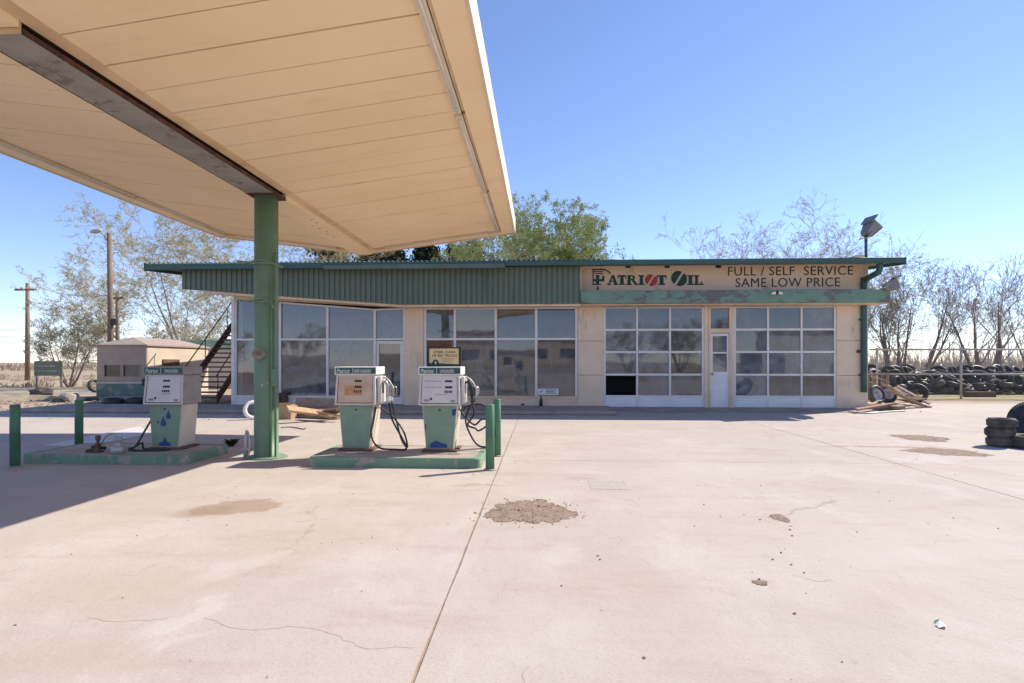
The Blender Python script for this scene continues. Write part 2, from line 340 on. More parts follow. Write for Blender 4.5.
M['bud_green'] = leafmat('bud_green', (0.36, 0.37, 0.16), (0.40, 0.36, 0.20), .5)
M['bud_red'] = leafmat('bud_red', (0.42, 0.29, 0.20), (0.40, 0.34, 0.18), .5)
M['leaf_green'] = leafmat('leaf_green', (0.33, 0.40, 0.14), (0.44, 0.47, 0.21), .5)
M['leaf_pale'] = leafmat('leaf_pale', (0.36, 0.39, 0.24), (0.42, 0.42, 0.28), .5)
M['needle'] = leafmat('needle_dark', (0.022, 0.034, 0.022), (0.04, 0.05, 0.028), 0.1)
M['brush'] = leafmat('dry_brush', (0.46, 0.37, 0.28), (0.38, 0.30, 0.225), 0.35)
M['brush_grey'] = leafmat('grey_brush', (0.36, 0.30, 0.25), (0.29, 0.245, 0.21), 0.3)
M['weed'] = leafmat('weed_green', (0.06, 0.10, 0.035), (0.09, 0.12, 0.05), 0.2)
M['paper'] = mat('white_litter', (0.75, 0.74, 0.72), (0.66, 0.66, 0.66), scale=20, rough=0.7)
M['greenlit'] = mat('green_litter', (0.05, 0.30, 0.16), rough=0.6)
M['board_white'] = mat('white_sheet', (0.66, 0.63, 0.62), (0.58, 0.55, 0.53), scale=2, rough=0.7)
M['wire'] = mat('wire', (0.14, 0.13, 0.13), rough=0.6)
M['fence_wire'] = mat('fence_wire', (0.34, 0.33, 0.32), rough=0.5, metal=0.3)
M['floodgrey'] = mat('flood_housing', (0.25, 0.25, 0.25), (0.19, 0.185, 0.18), scale=9, rough=.45, metal=.4)
M['lensgrey'] = mat('flood_lens', (0.50, 0.50, 0.50), (0.4, 0.4, 0.41), scale=8, rough=0.25)
M['bluedoor'] = mat('inside_blue', (0.10, 0.16, 0.28), rough=0.6)

# ------------------------------------------------------------------ mesh builder
class MB:
    def __init__(s): s.v, s.f, s.sm = [], [], []
    def add(s, vs_, fs, smooth=False):
        o = len(s.v); s.v += [tuple(x) for x in vs_]
        for f in fs: s.f.append([o + i for i in f]); s.sm.append(smooth)
        return s
    def box(s, x0, x1, y0, y1, z0, z1, mtx=None):
        vs_ = [Vector(p) for p in ((x0, y0, z0), (x1, y0, z0), (x1, y1, z0), (x0, y1, z0), (x0, y0, z1), (x1, y0, z1), (x1, y1, z1), (x0, y1, z1))]
        if mtx is not None: vs_ = [mtx @ p for p in vs_]
        return s.add(vs_, [(0, 3, 2, 1), (4, 5, 6, 7), (0, 1, 5, 4), (1, 2, 6, 5), (2, 3, 7, 6), (3, 0, 4, 7)])
    def hexa(s, bot, top):
        return s.add(list(bot) + list(top), [(0, 3, 2, 1), (4, 5, 6, 7), (0, 1, 5, 4), (1, 2, 6, 5), (2, 3, 7, 6), (3, 0, 4, 7)])
    def prism(s, poly, d):                       # polygon of 3-D points pushed along d
        n = len(poly); d = Vector(d)
        vs_ = [Vector(p) for p in poly]; vs_ += [p + d for p in vs_]
        return s.add(vs_, [tuple(range(n))[::-1], tuple(range(n, 2 * n))] + [(i, (i + 1) % n, n + (i + 1) % n, n + i) for i in range(n)])
    def tube(s, pts, rad, sides=6, cap=True, closed=False):
        pts = [Vector(p) for p in pts]; n = len(pts)
        if not isinstance(rad, (list, tuple)): rad = [rad] * n
        t0 = (pts[1] - pts[0]).normalized()
        u = t0.orthogonal().normalized()
        o = len(s.v)
        for i, p in enumerate(pts):
            if closed: t = (pts[(i + 1) % n] - pts[i - 1]).normalized()
            else: t = (pts[min(i + 1, n - 1)] - pts[max(i - 1, 0)]).normalized()
            u = (u - t * u.dot(t))
            u = u.normalized() if u.length > 1e-6 else t.orthogonal().normalized()
            v_ = t.cross(u)
            for k in range(sides):
                a = 2 * PI * k / sides
                s.v.append(tuple(p + (u * math.cos(a) + v_ * math.sin(a)) * rad[i]))
        for i in range(n if closed else n - 1):
            j = (i + 1) % n
            for k in range(sides):
                k2 = (k + 1) % sides
                s.f.append([o + i * sides + k, o + i * sides + k2, o + j * sides + k2, o + j * sides + k]); s.sm.append(sides > 4)
        if cap and not closed:
            s.f.append([o + k for k in range(sides)][::-1]); s.sm.append(False)
            s.f.append([o + (n - 1) * sides + k for k in range(sides)]); s.sm.append(False)
        return s
    def lathe(s, prof, sides=24, centre=(0, 0, 0), closed=False, mtx=None):    # profile of (r, z)
        o = len(s.v); n = len(prof); c = Vector(centre)
        for k in range(sides):
            a = 2 * PI * k / sides
            for r_, z in prof:
                p = Vector((r_ * math.cos(a), r_ * math.sin(a), z)) + c
                s.v.append(tuple(mtx @ p if mtx is not None else p))
        for k in range(sides):
            k2 = (k + 1) % sides
            for i in range(n if closed else n - 1):
                j = (i + 1) % n
                s.f.append([o + k * n + i, o + k2 * n + i, o + k2 * n + j, o + k * n + j]); s.sm.append(True)
        return s
    def mesh(s, name, m, bevel=0.0):
        me = bpy.data.meshes.new(name)
        me.from_pydata(s.v, [], s.f)
        me.polygons.foreach_set('use_smooth', s.sm)
        if bevel:
            b = bmesh.new(); b.from_mesh(me)
            bmesh.ops.remove_doubles(b, verts=b.verts, dist=1e-5)
            eds = [e for e in b.edges if len(e.link_faces) == 2 and e.calc_face_angle(0) > 0.6]
            bmesh.ops.bevel(b, geom=eds, offset=bevel, segments=1, affect='EDGES', clamp_overlap=True)
            b.to_mesh(me); b.free()
        for x in (m if isinstance(m, (list, tuple)) else [m]): me.materials.append(x)
        me.update()
        return me
    def build(s, name, m, parent=None, bevel=0.0):
        return link(name, s.mesh(name, m, bevel), parent)

def link(name, data, parent=None, loc=None, rot=None):
    o = bpy.data.objects.new(name, data); C.objects.link(o)
    if parent is not None: o.parent = parent
    if loc is not None: o.location = loc
    if rot is not None: o.rotation_euler = rot
    return o
def tag(o, label=None, cat=None, group=None, kind=None):
    for k, v in (('label', label), ('category', cat), ('group', group), ('kind', kind)):
        if v: o[k] = v
    return o
def thing(name, loc, label, cat, group=None, rz=0.0):
    o = bpy.data.objects.new(name, None); C.objects.link(o)
    o.location = loc; o.rotation_euler = (0, 0, rz); o.empty_display_size = 0.2
    return tag(o, label, cat, group)
def copy_tree(o, parent=None):
    c = o.copy(); C.objects.link(c); c.parent = parent
    for ch in list(o.children): copy_tree(ch, c)
    return c
def bez(p0, p1, p2, p3, n=10):
    p0, p1, p2, p3 = map(Vector, (p0, p1, p2, p3)); out = []
    for i in range(n + 1):
        t = i / n; out.append(p0 * (1 - t) ** 3 + p1 * 3 * t * (1 - t) ** 2 + p2 * 3 * t * t * (1 - t) + p3 * t ** 3)
    return out
def smooth_path(pts, n=6):
    pts = [Vector(p) for p in pts]; out = []
    for i in range(len(pts) - 1):
        p0 = pts[max(i - 1, 0)]; p1 = pts[i]; p2 = pts[i + 1]; p3 = pts[min(i + 2, len(pts) - 1)]
        for k in range(n):
            t = k / n
            out.append(0.5 * ((2 * p1) + (-p0 + p2) * t + (2 * p0 - 5 * p1 + 4 * p2 - p3) * t * t + (-p0 + 3 * p1 - 3 * p2 + p3) * t ** 3))
    out.append(pts[-1]); return out
def text_mesh(txt, width, height, depth, m, name, bold=0.0, spacing=1.0, shear=0.0):
    cu = bpy.data.curves.new(name, 'FONT'); cu.body = txt; cu.size = 1; cu.extrude = 0.0; cu.offset = bold
    cu.space_character = spacing; cu.shear = shear; cu.resolution_u = 3
    o = bpy.data.objects.new(name, cu); C.objects.link(o)
    dg = bpy.context.evaluated_depsgraph_get()
    me = bpy.data.meshes.new_from_object(o.evaluated_get(dg))
    bpy.data.objects.remove(o); bpy.data.curves.remove(cu)
    xs = [v.co.x for v in me.vertices]; ys = [v.co.y for v in me.vertices]
    x0, x1, y0, y1 = min(xs), max(xs), min(ys), max(ys)
    for v in me.vertices:                        # x along +X, up along +Z, faces -Y
        v.co = ((v.co.x - x0) / (x1 - x0) * width, 0, (v.co.y - y0) / (y1 - y0) * height)
    me.name = name
    me.materials.clear(); me.materials.append(m)
    if depth:
        b = bmesh.new(); b.from_mesh(me)
        r = bmesh.ops.extrude_face_region(b, geom=b.faces[:])
        bmesh.ops.translate(b, verts=[v for v in r['geom'] if isinstance(v, bmesh.types.BMVert)], vec=(0, -depth, 0))
        bmesh.ops.recalc_face_normals(b, faces=b.faces)
        b.to_mesh(me); b.free()
    me.update()
    return me

# ================================================================== THE SETTING
# ground sheet to the horizon
g = MB()
g.add([(-1800, -900, -0.16), (1800, -900, -0.16), (1800, 2600, -0.16), (-1800, 2600, -0.16)], [(0, 1, 2, 3)])
tag(g.build('ground', M['field']), kind='structure')
# dirt lot round the station (uneven strip edges)
def sheet(name, pts, z, m):
    b = MB(); b.add([(x, y, z) for x, y in pts], [tuple(range(len(pts)))])
    return tag(b.build(name, m), kind='structure')
def wob(pts, amp, n=12):
    out = []
    for i in range(len(pts)):
        a, b = Vector(pts[i]), Vector(pts[(i + 1) % len(pts)])
        for k in range(n):
            p = a.lerp(b, k / n); out.append((p.x + rng.uniform(-amp, amp), p.y + rng.uniform(-amp, amp)))
    return out
sheet('dirt_lot', wob([(-46, -14), (34, -14), (40, 31), (-46, 31)], 0.35, 30), -0.03, M['dirt'])
sheet('road', wob([(-120, 26.2), (-16, 24.8), (-16, 27.2), (-120, 31.5)], 0.15, 14), -0.026, M['road'])
sheet('grass_strip', wob([(10.9, 22.6), (34, 22.6), (34, 26.2), (10.9, 26.2)], 0.18, 16), -0.026, M['grass'])

# forecourt: filler sheet + slabs with open joints
fc = MB(); fc.add([(-15.5, -9, -0.007), (16.5, -9, -0.007), (16.5, 20.1, -0.007), (-15.5, 20.1, -0.007)], [(0, 1, 2, 3)])
forecourt = tag(fc.build('forecourt', M['joint']), kind='structure')
JX1, JX2, JY = -0.563, 4.9, 8.1
gp = 0.008
def slab(x0, x1, y0, y1, n=14):
    b = MB(); per = []
    for (ax, ay), (bx_, by_) in (((x0, y0), (x1, y0)), ((x1, y0), (x1, y1)), ((x1, y1), (x0, y1)), ((x0, y1), (x0, y0))):
        k_ = 40 if abs(bx_ - ax) + abs(by_ - ay) > 5 else n
        for k in range(k_):
            t = k / k_; j = 0.0 if k == 0 else rng.uniform(-0.004, 0.004)
            per.append((ax + (bx_ - ax) * t + (j if ay != by_ else 0), ay + (by_ - ay) * t + (j if ax != bx_ else 0)))
    m_ = len(per)
    b.add([(x, y, 0) for x, y in per] + [(x, y, -0.14) for x, y in per],
          [tuple(range(m_))] + [(i, m_ + i, m_ + (i + 1) % m_, (i + 1) % m_) for i in range(m_)])
    return b.build('concrete_slab', M['concrete'], forecourt)
xs_ = [-15.3, JX1, JX2, 16.3]
for i in range(3):
    ys_ = [-8.8, JY, 16.95 if i < 2 else 20.0] if i else [-8.8, 16.95]
    for j in range(len(ys_) - 1):
        g2 = gp if j == 0 or i == 0 else gp * 0.4
        slab(xs_[i] + gp, xs_[i + 1] - gp, ys_[j] + 0.003, ys_[j + 1] - 0.003)
# cracks
def crack(pix, wd):
    b = MB(); pts = []
    for i in range(len(pix) - 1):
        a, c = Vector(GR(*pix[i])), Vector(GR(*pix[i + 1]))
        n = max(3, int((c - a).length / 0.07))
        for k in range(n):
            p = a.lerp(c, k / n); pts.append(p + Vector((rng.uniform(-1, 1), rng.uniform(-1, 1))) * 0.018)
    pts.append(Vector(GR(*pix[-1])))
    for i in range(len(pts) - 1):
        d = (pts[i + 1] - pts[i]).normalized(); nn = Vector((-d.y, d.x))
        w0 = wd * rng.uniform(0.25, 1.0); w1 = wd * rng.uniform(0.25, 1.0)
        b.add([(*(pts[i] - nn * w0), 0.001), (*(pts[i + 1] - nn * w1), 0.001), (*(pts[i + 1] + nn * w1), 0.001), (*(pts[i] + nn * w0), 0.001)], [(0, 1, 2, 3)])
    b.build('crack', M['crack'], forecourt)
crack([(205, 619), (230, 627), (262, 629), (300, 627), (330, 633), (345, 640), (365, 648), (413, 648)], 0.0035)
crack([(85, 618), (112, 622), (150, 620), (168, 618)], 0.003)
crack([(296, 522), (330, 519)], 0.004)
crack([(795, 575), (820, 582), (832, 580)], 0.003)
crack([(612, 497), (632, 500), (640, 507)], 0.004)
crack([(512, 461), (600, 460), (700, 461), (850, 462)], 0.004)
crack([(880, 455), (930, 462), (985, 470), (1024, 478)], 0.006)
crack([(526, 668), (525, 683)], 0.0025)
# repair patch
a0, a1, a2, a3 = GR(591, 489), GR(629, 490), GR(624, 481), GR(588, 481)
b = MB(); b.add([(*p, 0.002) for p in (a0, a1, a2, a3)], [(0, 1, 2, 3)]); b.build('repair_patch', M['repair'], forecourt)

# gravel-filled holes
def gravel_patch(px, py, rx, ry, label, n_st, rot=0.0, seed=1):
    r_ = random.Random(seed); cx, cy = GR(px, py); b = MB(); N_ = 96
    ph = [r_.uniform(0, 6.28) for _ in range(5)]
    def edge(a): return 1 + 0.10 * math.sin(2 * a + ph[0]) + 0.09 * math.sin(3 * a + ph[1]) + 0.06 * math.sin(5 * a + ph[2]) + 0.06 * math.sin(9 * a + ph[3]) + 0.05 * math.sin(14 * a + ph[4]) + 0.04 * math.sin(23 * a + ph[0] * 2)
    ca, sa = math.cos(rot), math.sin(rot)
    def P_(a, k):
        x, y = math.cos(a) * rx * edge(a) * k, math.sin(a) * ry * edge(a) * k
        return (cx + x * ca - y * sa, cy + x * sa + y * ca)
    rings = [(1.0, 0.002), (0.85, 0.004), (0.5, 0.004)]
    vs_ = [(*P_(2 * PI * i / N_, k), z + (r_.uniform(-0.001, 0.003) if k < 1 else 0)) for k, z in rings for i in range(N_)] + [(cx, cy, 0.005)]
    fs = [(i, (i + 1) % N_, N_ + (i + 1) % N_, N_ + i) for i in range(N_)] + [(N_ + i, N_ + (i + 1) % N_, 2 * N_ + (i + 1) % N_, 2 * N_ + i) for i in range(N_)] + [(2 * N_ + i, 2 * N_ + (i + 1) % N_, 3 * N_) for i in range(N_)]
    b.add(vs_, fs, True)
    o = tag(b.build('gravel_patch', M['gravel']), label, 'gravel', kind='stuff')
    s1, s2 = MB(), MB()
    for i in range(n_st):
        a = r_.uniform(0, 2 * PI); k = math.sqrt(r_.random()) * (1.0 if r_.random() < .85 else r_.uniform(1.0, 1.6)); x, y = P_(a, k); q = r_.choice([0.003, 0.004, 0.005, 0.006, 0.007, 0.009, 0.011])
        rock(r_.choice((s1, s2, s1)), x, y, 0.004, q, r_)
    s1.build('stones', M['stone'], o); s2.build('stones', M['stone2'], o)
    s3 = MB()
    for i in range(n_st // 90):
        x, y = P_(r_.uniform(0, 6.28), r_.uniform(0, .6)); rock(s3, x, y, .006, r_.uniform(.008, .02), r_)
    s3.build('dark_bits', M['black'], o)
    return o
def rock(mb, x, y, z, q, r_):
    vs_ = [(x + q * sx * r_.uniform(0.6, 1.3), y + q * sy * r_.uniform(0.6, 1.3), z + q * 0.7 * sz * r_.uniform(0.5, 1.1)) for sx, sy, sz in ((1, 0, 0), (0, 1, 0), (-1, 0, 0), (0, -1, 0), (0.2, 0.1, 1), (0, 0, -0.7))]
    mb.add(vs_, [(0, 1, 4), (1, 2, 4), (2, 3, 4), (3, 0, 4), (1, 0, 5), (2, 1, 5), (3, 2, 5), (0, 3, 5)])
gravel_patch(530, 511.5, 0.36, 0.44, 'large gravel-filled hole in the concrete beside the long joint', 1500, 0.1, 3)
gravel_patch(921, 438, 0.38, 0.52, 'gravel-filled hole nearest the wood pile by the wall', 160, 0.0, 4)
gravel_patch(946, 452, 0.55, 0.36, 'long thin gravel hole in front of the tyre stack', 160, -0.1, 5)
gravel_patch(780, 518, 0.075, 0.12, 'small gravel spot in the middle of the pale forecourt', 60, 0.0, 6)
gravel_patch(760, 583, 0.04, 0.045, 'tiny crumbled gravel spot in the near forecourt', 40, 0.0, 8)
# pebbles and litter
pb = MB(); r_ = random.Random(21)
for px, py in ((773, 560), (791, 565), (795, 614), (804, 573), (781, 553), (792, 536), (600, 560), (598, 556), (562, 586), (955, 475), (475, 513), (474, 521), (790, 530), (760, 520), (644, 658), (704, 505)):
    x, y = GR(px, py); rock(pb, x, y, 0.003, 0.012, r_)
for i in range(420):
    x, y = r_.uniform(-9, 9), r_.uniform(2.2, 15); rock(pb, x, y, 0.002, r_.choice([0.004, 0.006, 0.009]), r_)
tag(pb.build('pebbles', M['stone']), 'loose brown pebbles scattered over the concrete forecourt', 'pebbles', kind='stuff')
lx, ly = GR(941, 627)
def _l(q): return [(lx + (x - lx) * .62, ly + (y - ly) * .62, z * .62) for x, y, z in q]
b = MB(); b.add(_l([(lx - .04, ly - .03, .006), (lx + .02, ly - .04, .03), (lx + .05, ly + .01, .012), (lx + .02, ly + .05, .035), (lx - .03, ly + .03, .012)]), [(0, 1, 2), (0, 2, 3), (0, 3, 4)])
pp = tag(b.build('paper_scrap', M['paper']), 'crumpled white paper scrap on the near forecourt', 'litter')
b = MB(); b.add(_l([(lx - .01, ly + .06, .006), (lx + .05, ly + .055, .01), (lx + .04, ly + .09, .03), (lx, ly + .09, .012)]), [(0, 1, 2, 3)])
tag(b.build('plastic_scrap', M['greenlit']), 'small green plastic scrap beside the white paper', 'litter')

# raised walk and kerb in front of the showroom
b = MB(); b.box(-14.6, 2.0, 15.06, 16.97, 0.004, 0.105); tag(b.build('sidewalk', M['walk'], bevel=0.02), kind='structure')

b = MB(); b.hexa([(2.01, 16.1, .003), (9.4, 16.1, .003), (9.4, 16.975, .003), (2.01, 16.975, .003)], [(2.01, 16.1, .008), (9.4, 16.1, .008), (9.4, 16.975, .065), (2.01, 16.975, .065)]); tag(b.build('apron', M['walk']), kind='structure')

# ================================================================== STATION BUILDING
FY, BY = 17.0, 26.0                      # front and back plane
WL, WR = XA(233, FY), XA(868, FY)        # wall ends
RZ = 4.27                                # roof edge top
RY = 16.2
BM = 16.45                               # plane of fascia and green beam
station = thing('service_station', (0, FY, 0), 'long cream and green service station with two glazed garage doors', 'building')
def SB(name, m, bevel=0.0, parent=station):
    b = MB()
    def done():
        for i, v in enumerate(b.v): b.v[i] = (v[0], v[1] - FY, v[2])
        return b.build(name, m, parent, bevel)
    return b, done
def sbox(name, m, x0, x1, y0, y1, z0, z1, bevel=0.0, parent=station):
    b, d = SB(name, m, bevel, parent); b.box(x0, x1, y0, y1, z0, z1); return d()
def fx(px): return XA(px, FY)
def fz(py, px=600): return ZA(py, fx(px), FY)
HEAD = 3.03                              # top of openings
SILL = fz(396, 500); MID = fz(339, 500)
KICK = 0.0
# piers and wall panels (thickness .2, front at FY)
def pier(px0, px1, z0, z1, parts=1):
    zs = [z0 + (z1 - z0) * k / parts for k in range(parts + 1)]
    for k in range(parts):
        sbox('wall_panel', M['cream'], fx(px0), fx(px1), FY, FY + 0.2, zs[k] + (0.004 if k else 0), zs[k + 1] - (0.004 if k < parts - 1 else 0), 0.004)
pier(404.5, 423.5, 0.0, HEAD, 1)
pier(578, 603.5, 0.0, HEAD, 3)
pier(704.5, 708.5, 0.0, HEAD)
pier(731.5, 734.2, 0.0, HEAD)
pier(836.8, 868, 0.0, HEAD, 3)
# wall under showroom windows
sbox('wall_panel', M['cream'], fx(423.5), fx(578), FY + 0.003, FY + 0.2, 0, SILL - 0.06)
sbox('wall_panel', M['alum'], fx(233), fx(374.5), FY + 0.003, FY + 0.2, 0, SILL - 0.06)
# upper wall over the openings, right part carries the sign
sbox('sign_wall', M['creamsign'], fx(576), fx(868), FY, FY + 0.2, HEAD, 4.33)
sbox('wall_panel', M['cream'], WL, fx(576), FY + 0.03, FY + 0.2, HEAD + 0.75, 4.33)
# outer shell
sbox('wall_panel', M['cream'], WR - 0.2, WR, FY + 0.2, BY, 0, 4.55)
sbox('wall_panel', M['cream'], WL, WL + 0.2, FY + 0.2, BY, 0, 4.55)
bw, bd = SB('back_wall', M['interior'])
wx0, wx1 = XA(806, BY), XA(832, BY)
bw.box(WL + 0.2, wx0, BY - 0.2, BY, 0, 4.6).box(wx1, WR - 0.2, BY - 0.2, BY, 0, 4.6).box(wx0, wx1, BY - 0.2, BY, 0, 1.75).box(wx0, wx1, BY - 0.2, BY, 2.75, 4.6)
bd()
sbox('partition', M['interior'], fx(590) - 0.06, fx(590) + 0.06, FY + 0.21, BY - 0.21, 0.01, 4.3)
sbox('interior_floor', M['interiorfloor'], WL + 0.01, WR - 0.01, FY + 0.21, BY - 0.01, -0.1, 0.012)
sbox('interior_ceiling', M['interior'], WL + 0.21, WR - 0.21, FY + 0.21, BY - 0.21, 3.5, 3.56)

# roof: slopes down to the front gutter
XL, XR = XA(147, RY), XA(903, RY)
XG1, XG2 = XA(325, RY), XA(505, RY)
b, d = SB('roof', M['roofing'])
b.hexa([(XL, RY, RZ - .1), (XR, RY, RZ - .1), (XR, BY + .8, RZ + .75), (XL, BY + .8, RZ + .75)], [(XL, RY, RZ - .03), (XR, RY, RZ - .03), (XR, BY + .8, RZ + .83), (XL, BY + .8, RZ + .83)])
roof = d()
def redge(name, m, x0, x1, z0, z1, y0):
    sbox(name, m, x0, x1, y0, y0 + 0.11, z0, z1, 0.01, parent=roof)
redge('roof_edge', M['rooftrim'], XL, XG1 - 0.004, RZ - 0.17, RZ - .01, RY - 0.10)
redge('gutter', M['gutter'], XG1, XG2, RZ - 0.21, RZ - .075, RY - 0.14)
redge('roof_edge', M['rooftrim'], XG1, XG2, RZ - 0.072, RZ + 0.0, RY - 0.12)
redge('roof_edge', M['rooftrim'], XG2 + 0.004, XR, RZ - 0.145, RZ + 0.0, RY - 0.10)
b, d = SB('corrugated_sheet', M['rooftrim'], parent=roof)       # wavy sheet ends above the edge, left part
x = XL; k = 0
while x < XA(600, RY):
    b.hexa([(x, RY - .14, RZ), (x + .07, RY - .14, RZ), (x + .07, RY + .6, RZ + .05), (x, RY + .6, RZ + .05)],
           [(x + .015, RY - .14, RZ + .028), (x + .055, RY - .14, RZ + .028), (x + .055, RY + .6, RZ + .08), (x + .015, RY + .6, RZ + .08)]); x += 0.14
o = d(); o['kind'] = 'stuff'
# end rake boards
b, d = SB('rake_board', M['rooftrim'], parent=roof)
b.hexa([(XR, RY - .1, RZ - .2), (XR + .03, RY - .1, RZ - .2), (XR + .03, BY + .8, RZ + .64), (XR, BY + .8, RZ + .64)], [(XR, RY - .1, RZ), (XR + .03, RY - .1, RZ), (XR + .03, BY + .8, RZ + .84), (XR, BY + .8, RZ + .84)]); d()
b, d = SB('rake_board', M['rooftrim'], parent=roof)
b.hexa([(XL - .03, RY - .1, RZ - .2), (XL, RY - .1, RZ - .2), (XL, BY + .8, RZ + .64), (XL - .03, BY + .8, RZ + .64)], [(XL - .03, RY - .1, RZ), (XL, RY - .1, RZ), (XL, BY + .8, RZ + .84), (XL - .03, BY + .8, RZ + .84)]); d()

# corrugated fascia with a lower edge that climbs at the left
FL, FBend, FR = XA(182, BM), XA(400, BM), XA(580, BM)
FZ0 = 3.08; FZL = ZA(289, FL, BM)
def fbot(x): return FZ0 if x > FBend else FZ0 + (FZL - FZ0) * (FBend - x) / (FBend - FL)
b, d = SB('corrugated_fascia', M['fascia'])
pitch = (FR - FL) / 76; FT = RZ - 0.12
prof = []
for k in range(76):
    x = FL + k * pitch
    prof += [(x, 0.0), (x + pitch * 0.62, 0.0), (x + pitch * 0.70, 0.028), (x + pitch * 0.92, 0.028)]
prof.append((FR, 0.0))
vs_ = [(x, BM + y, fbot(x)) for x, y in prof] + [(x, BM + y, FT) for x, y in prof] + [(x, BM + 0.06, fbot(x)) for x, y in prof] + [(x, BM + 0.06, FT) for x, y in prof]
n = len(prof)
b.add(vs_, [(i, i + 1, n + i + 1, n + i) for i in range(n - 1)] + [(2 * n + i + 1, 2 * n + i, 3 * n + i, 3 * n + i + 1) for i in range(n - 1)] + [(2 * n + i, 2 * n + i + 1, i + 1, i) for i in range(n - 1)]
      + [(0, n, 3 * n, 2 * n), (n - 1, 3 * n - 1, 4 * n - 1, 2 * n - 1)])
d()
# soffit boards and trim under fascia
WLf = XA(207, BM + .1)
b, d = SB('soffit_board', M['creamtrim'])
b.hexa([(FBend, BM + .06, FZ0 - .07), (FR + .02, BM + .06, FZ0 - .07), (FR + .02, FY, FZ0 - .05), (FBend, FY, FZ0 - .05)], [(FBend, BM + .06, FZ0 - .003), (FR + .02, BM + .06, FZ0 - .003), (FR + .02, FY, FZ0 - .003), (FBend, FY, FZ0 - .003)]); d()
b, d = SB('soffit_board', M['creamtrim'])
b.hexa([(WLf, BM + .06, fbot(WLf) - .08), (FBend, BM + .06, FZ0 - .07), (FBend, FY, FZ0 - .05), (WLf, FY, fbot(WLf) - .06)], [(WLf, BM + .06, fbot(WLf) - .003), (FBend, BM + .06, FZ0 - .003), (FBend, FY, FZ0 - .003), (WLf, FY, fbot(WLf) - .003)]); d()
sbox('soffit_board', M['creamtrim'], FR + .02, XA(890, BM) - 0.03, BM + .1, FY - 0.002, FZ0 - 0.045, FZ0 - 0.01)
# peeling green beam over the garage doors
sbox('green_beam', M['beampeel'], FR + 0.02, XA(890, BM), BM - 0.02, BM + 0.10, ZA(303, XA(740, BM), BM), ZA(290, XA(740, BM), BM), 0.012)
sbox('end_post', M['creamtrim'], FR - 0.01, FR + 0.05, BM + .1, BM + .16, FZ0, RZ - .13)
# little lamp on the beam
lxp = XA(775, BM)
b, d = SB('beam_lamp', M['whitepaint']); b.box(lxp - .05, lxp + .05, BM - .14, BM - .02, 3.33, 3.38); b.hexa([(lxp - .16, BM - .16, 3.29), (lxp - .04, BM - .16, 3.29), (lxp - .04, BM - .05, 3.31), (lxp - .16, BM - .05, 3.31)], [(lxp - .13, BM - .16, 3.35), (lxp - .04, BM - .16, 3.37), (lxp - .04, BM - .05, 3.37), (lxp - .13, BM - .05, 3.35)])
b.hexa([(lxp + .04, BM - .16, 3.29), (lxp + .16, BM - .16, 3.29), (lxp + .16, BM - .05, 3.31), (lxp + .04, BM - .05, 3.31)], [(lxp + .04, BM - .16, 3.37), (lxp + .13, BM - .16, 3.35), (lxp + .13, BM - .05, 3.35), (lxp + .04, BM - .05, 3.37)]); bl = d()
sbox('lamp_socket', M['black'], lxp - .035, lxp + .035, BM - .17, BM - .145, 3.29, 3.39, parent=bl)
# hooks under the roof edge
for px in (628, 667, 718):
    X_ = fx(px); z_ = fz(267, px)
    sbox('bracket', M['black'], X_ - .07, X_ + .07, FY - .06, FY - .002, z_ - .03, z_ + .035)

# showroom windows ------------------------------------------------
def pane(parent, x0, x1, z0, z1, y, m=None, z1r=None):
    b, d = SB('pane', m or M['glass'], parent=parent)
    a_, c_ = rng.uniform(-.012, .012), rng.uniform(-.008, .008)
    b.add([(x0, y + a_ + c_, z0), (x1, y - a_ + c_, z0), (x1, y - a_ - c_, z1 if z1r is None else z1r), (x0, y + a_ - c_, z1)], [(0, 1, 2, 3)]); return d()
def topz(px): return HEAD if px >= 404 else ZA(298.5 + (311 - 298.5) * (px - 237) / (404 - 237), fx(px), FY)
def window(pxs, sill, door_last=False):
    wroot = bpy.data.objects.new('showroom_window', None); C.objects.link(wroot); wroot.parent = station
    hw = 0.035
    for k, px in enumerate(pxs):
        X_ = fx(px); b, d = SB('mullion', M['alum'], parent=wroot)
        z0_ = 0.106 if (door_last and k >= len(pxs) - 2) else sill
        b.box(X_ - hw, X_ + hw, FY + .02, FY + .12, z0_, topz(px) - 0.002); d()
    for k in range(len(pxs) - 1):
        p0, p1 = pxs[k], pxs[k + 1]; x0, x1 = fx(p0) + hw, fx(p1) - hw
        isd = door_last and k == len(pxs) - 2
        b, d = SB('transom', M['alum'], parent=wroot); b.box(x0, x1, FY + .03, FY + .11, MID - .03, MID + .03); d()
        pane(wroot, x0, x1, MID + .03, topz(p0) - .05, FY + .07, M['glass'], topz(p1) - .05)
        b, d = SB('head_frame', M['alum'], parent=wroot)
        b.hexa([(x0, FY + .03, topz(p0) - .05), (x1, FY + .03, topz(p1) - .05), (x1, FY + .11, topz(p1) - .05), (x0, FY + .11, topz(p0) - .05)],
               [(x0, FY + .03, topz(p0)), (x1, FY + .03, topz(p1)), (x1, FY + .11, topz(p1)), (x0, FY + .11, topz(p0))]); d()
        if not isd:
            pane(wroot, x0, x1, sill, MID - .03, FY + .07)
    # sill
    last = -2 if door_last else -1
    b, d = SB('sill', M['alum'] if door_last else M['creamtrim'], parent=wroot); b.box(fx(pxs[0]) - .03, fx(pxs[last]) + .03, FY - .03, FY + .13, sill - .058, sill - 0.002); d()
    return wroot
b, d = SB('wall_panel', M['creamtrim'])
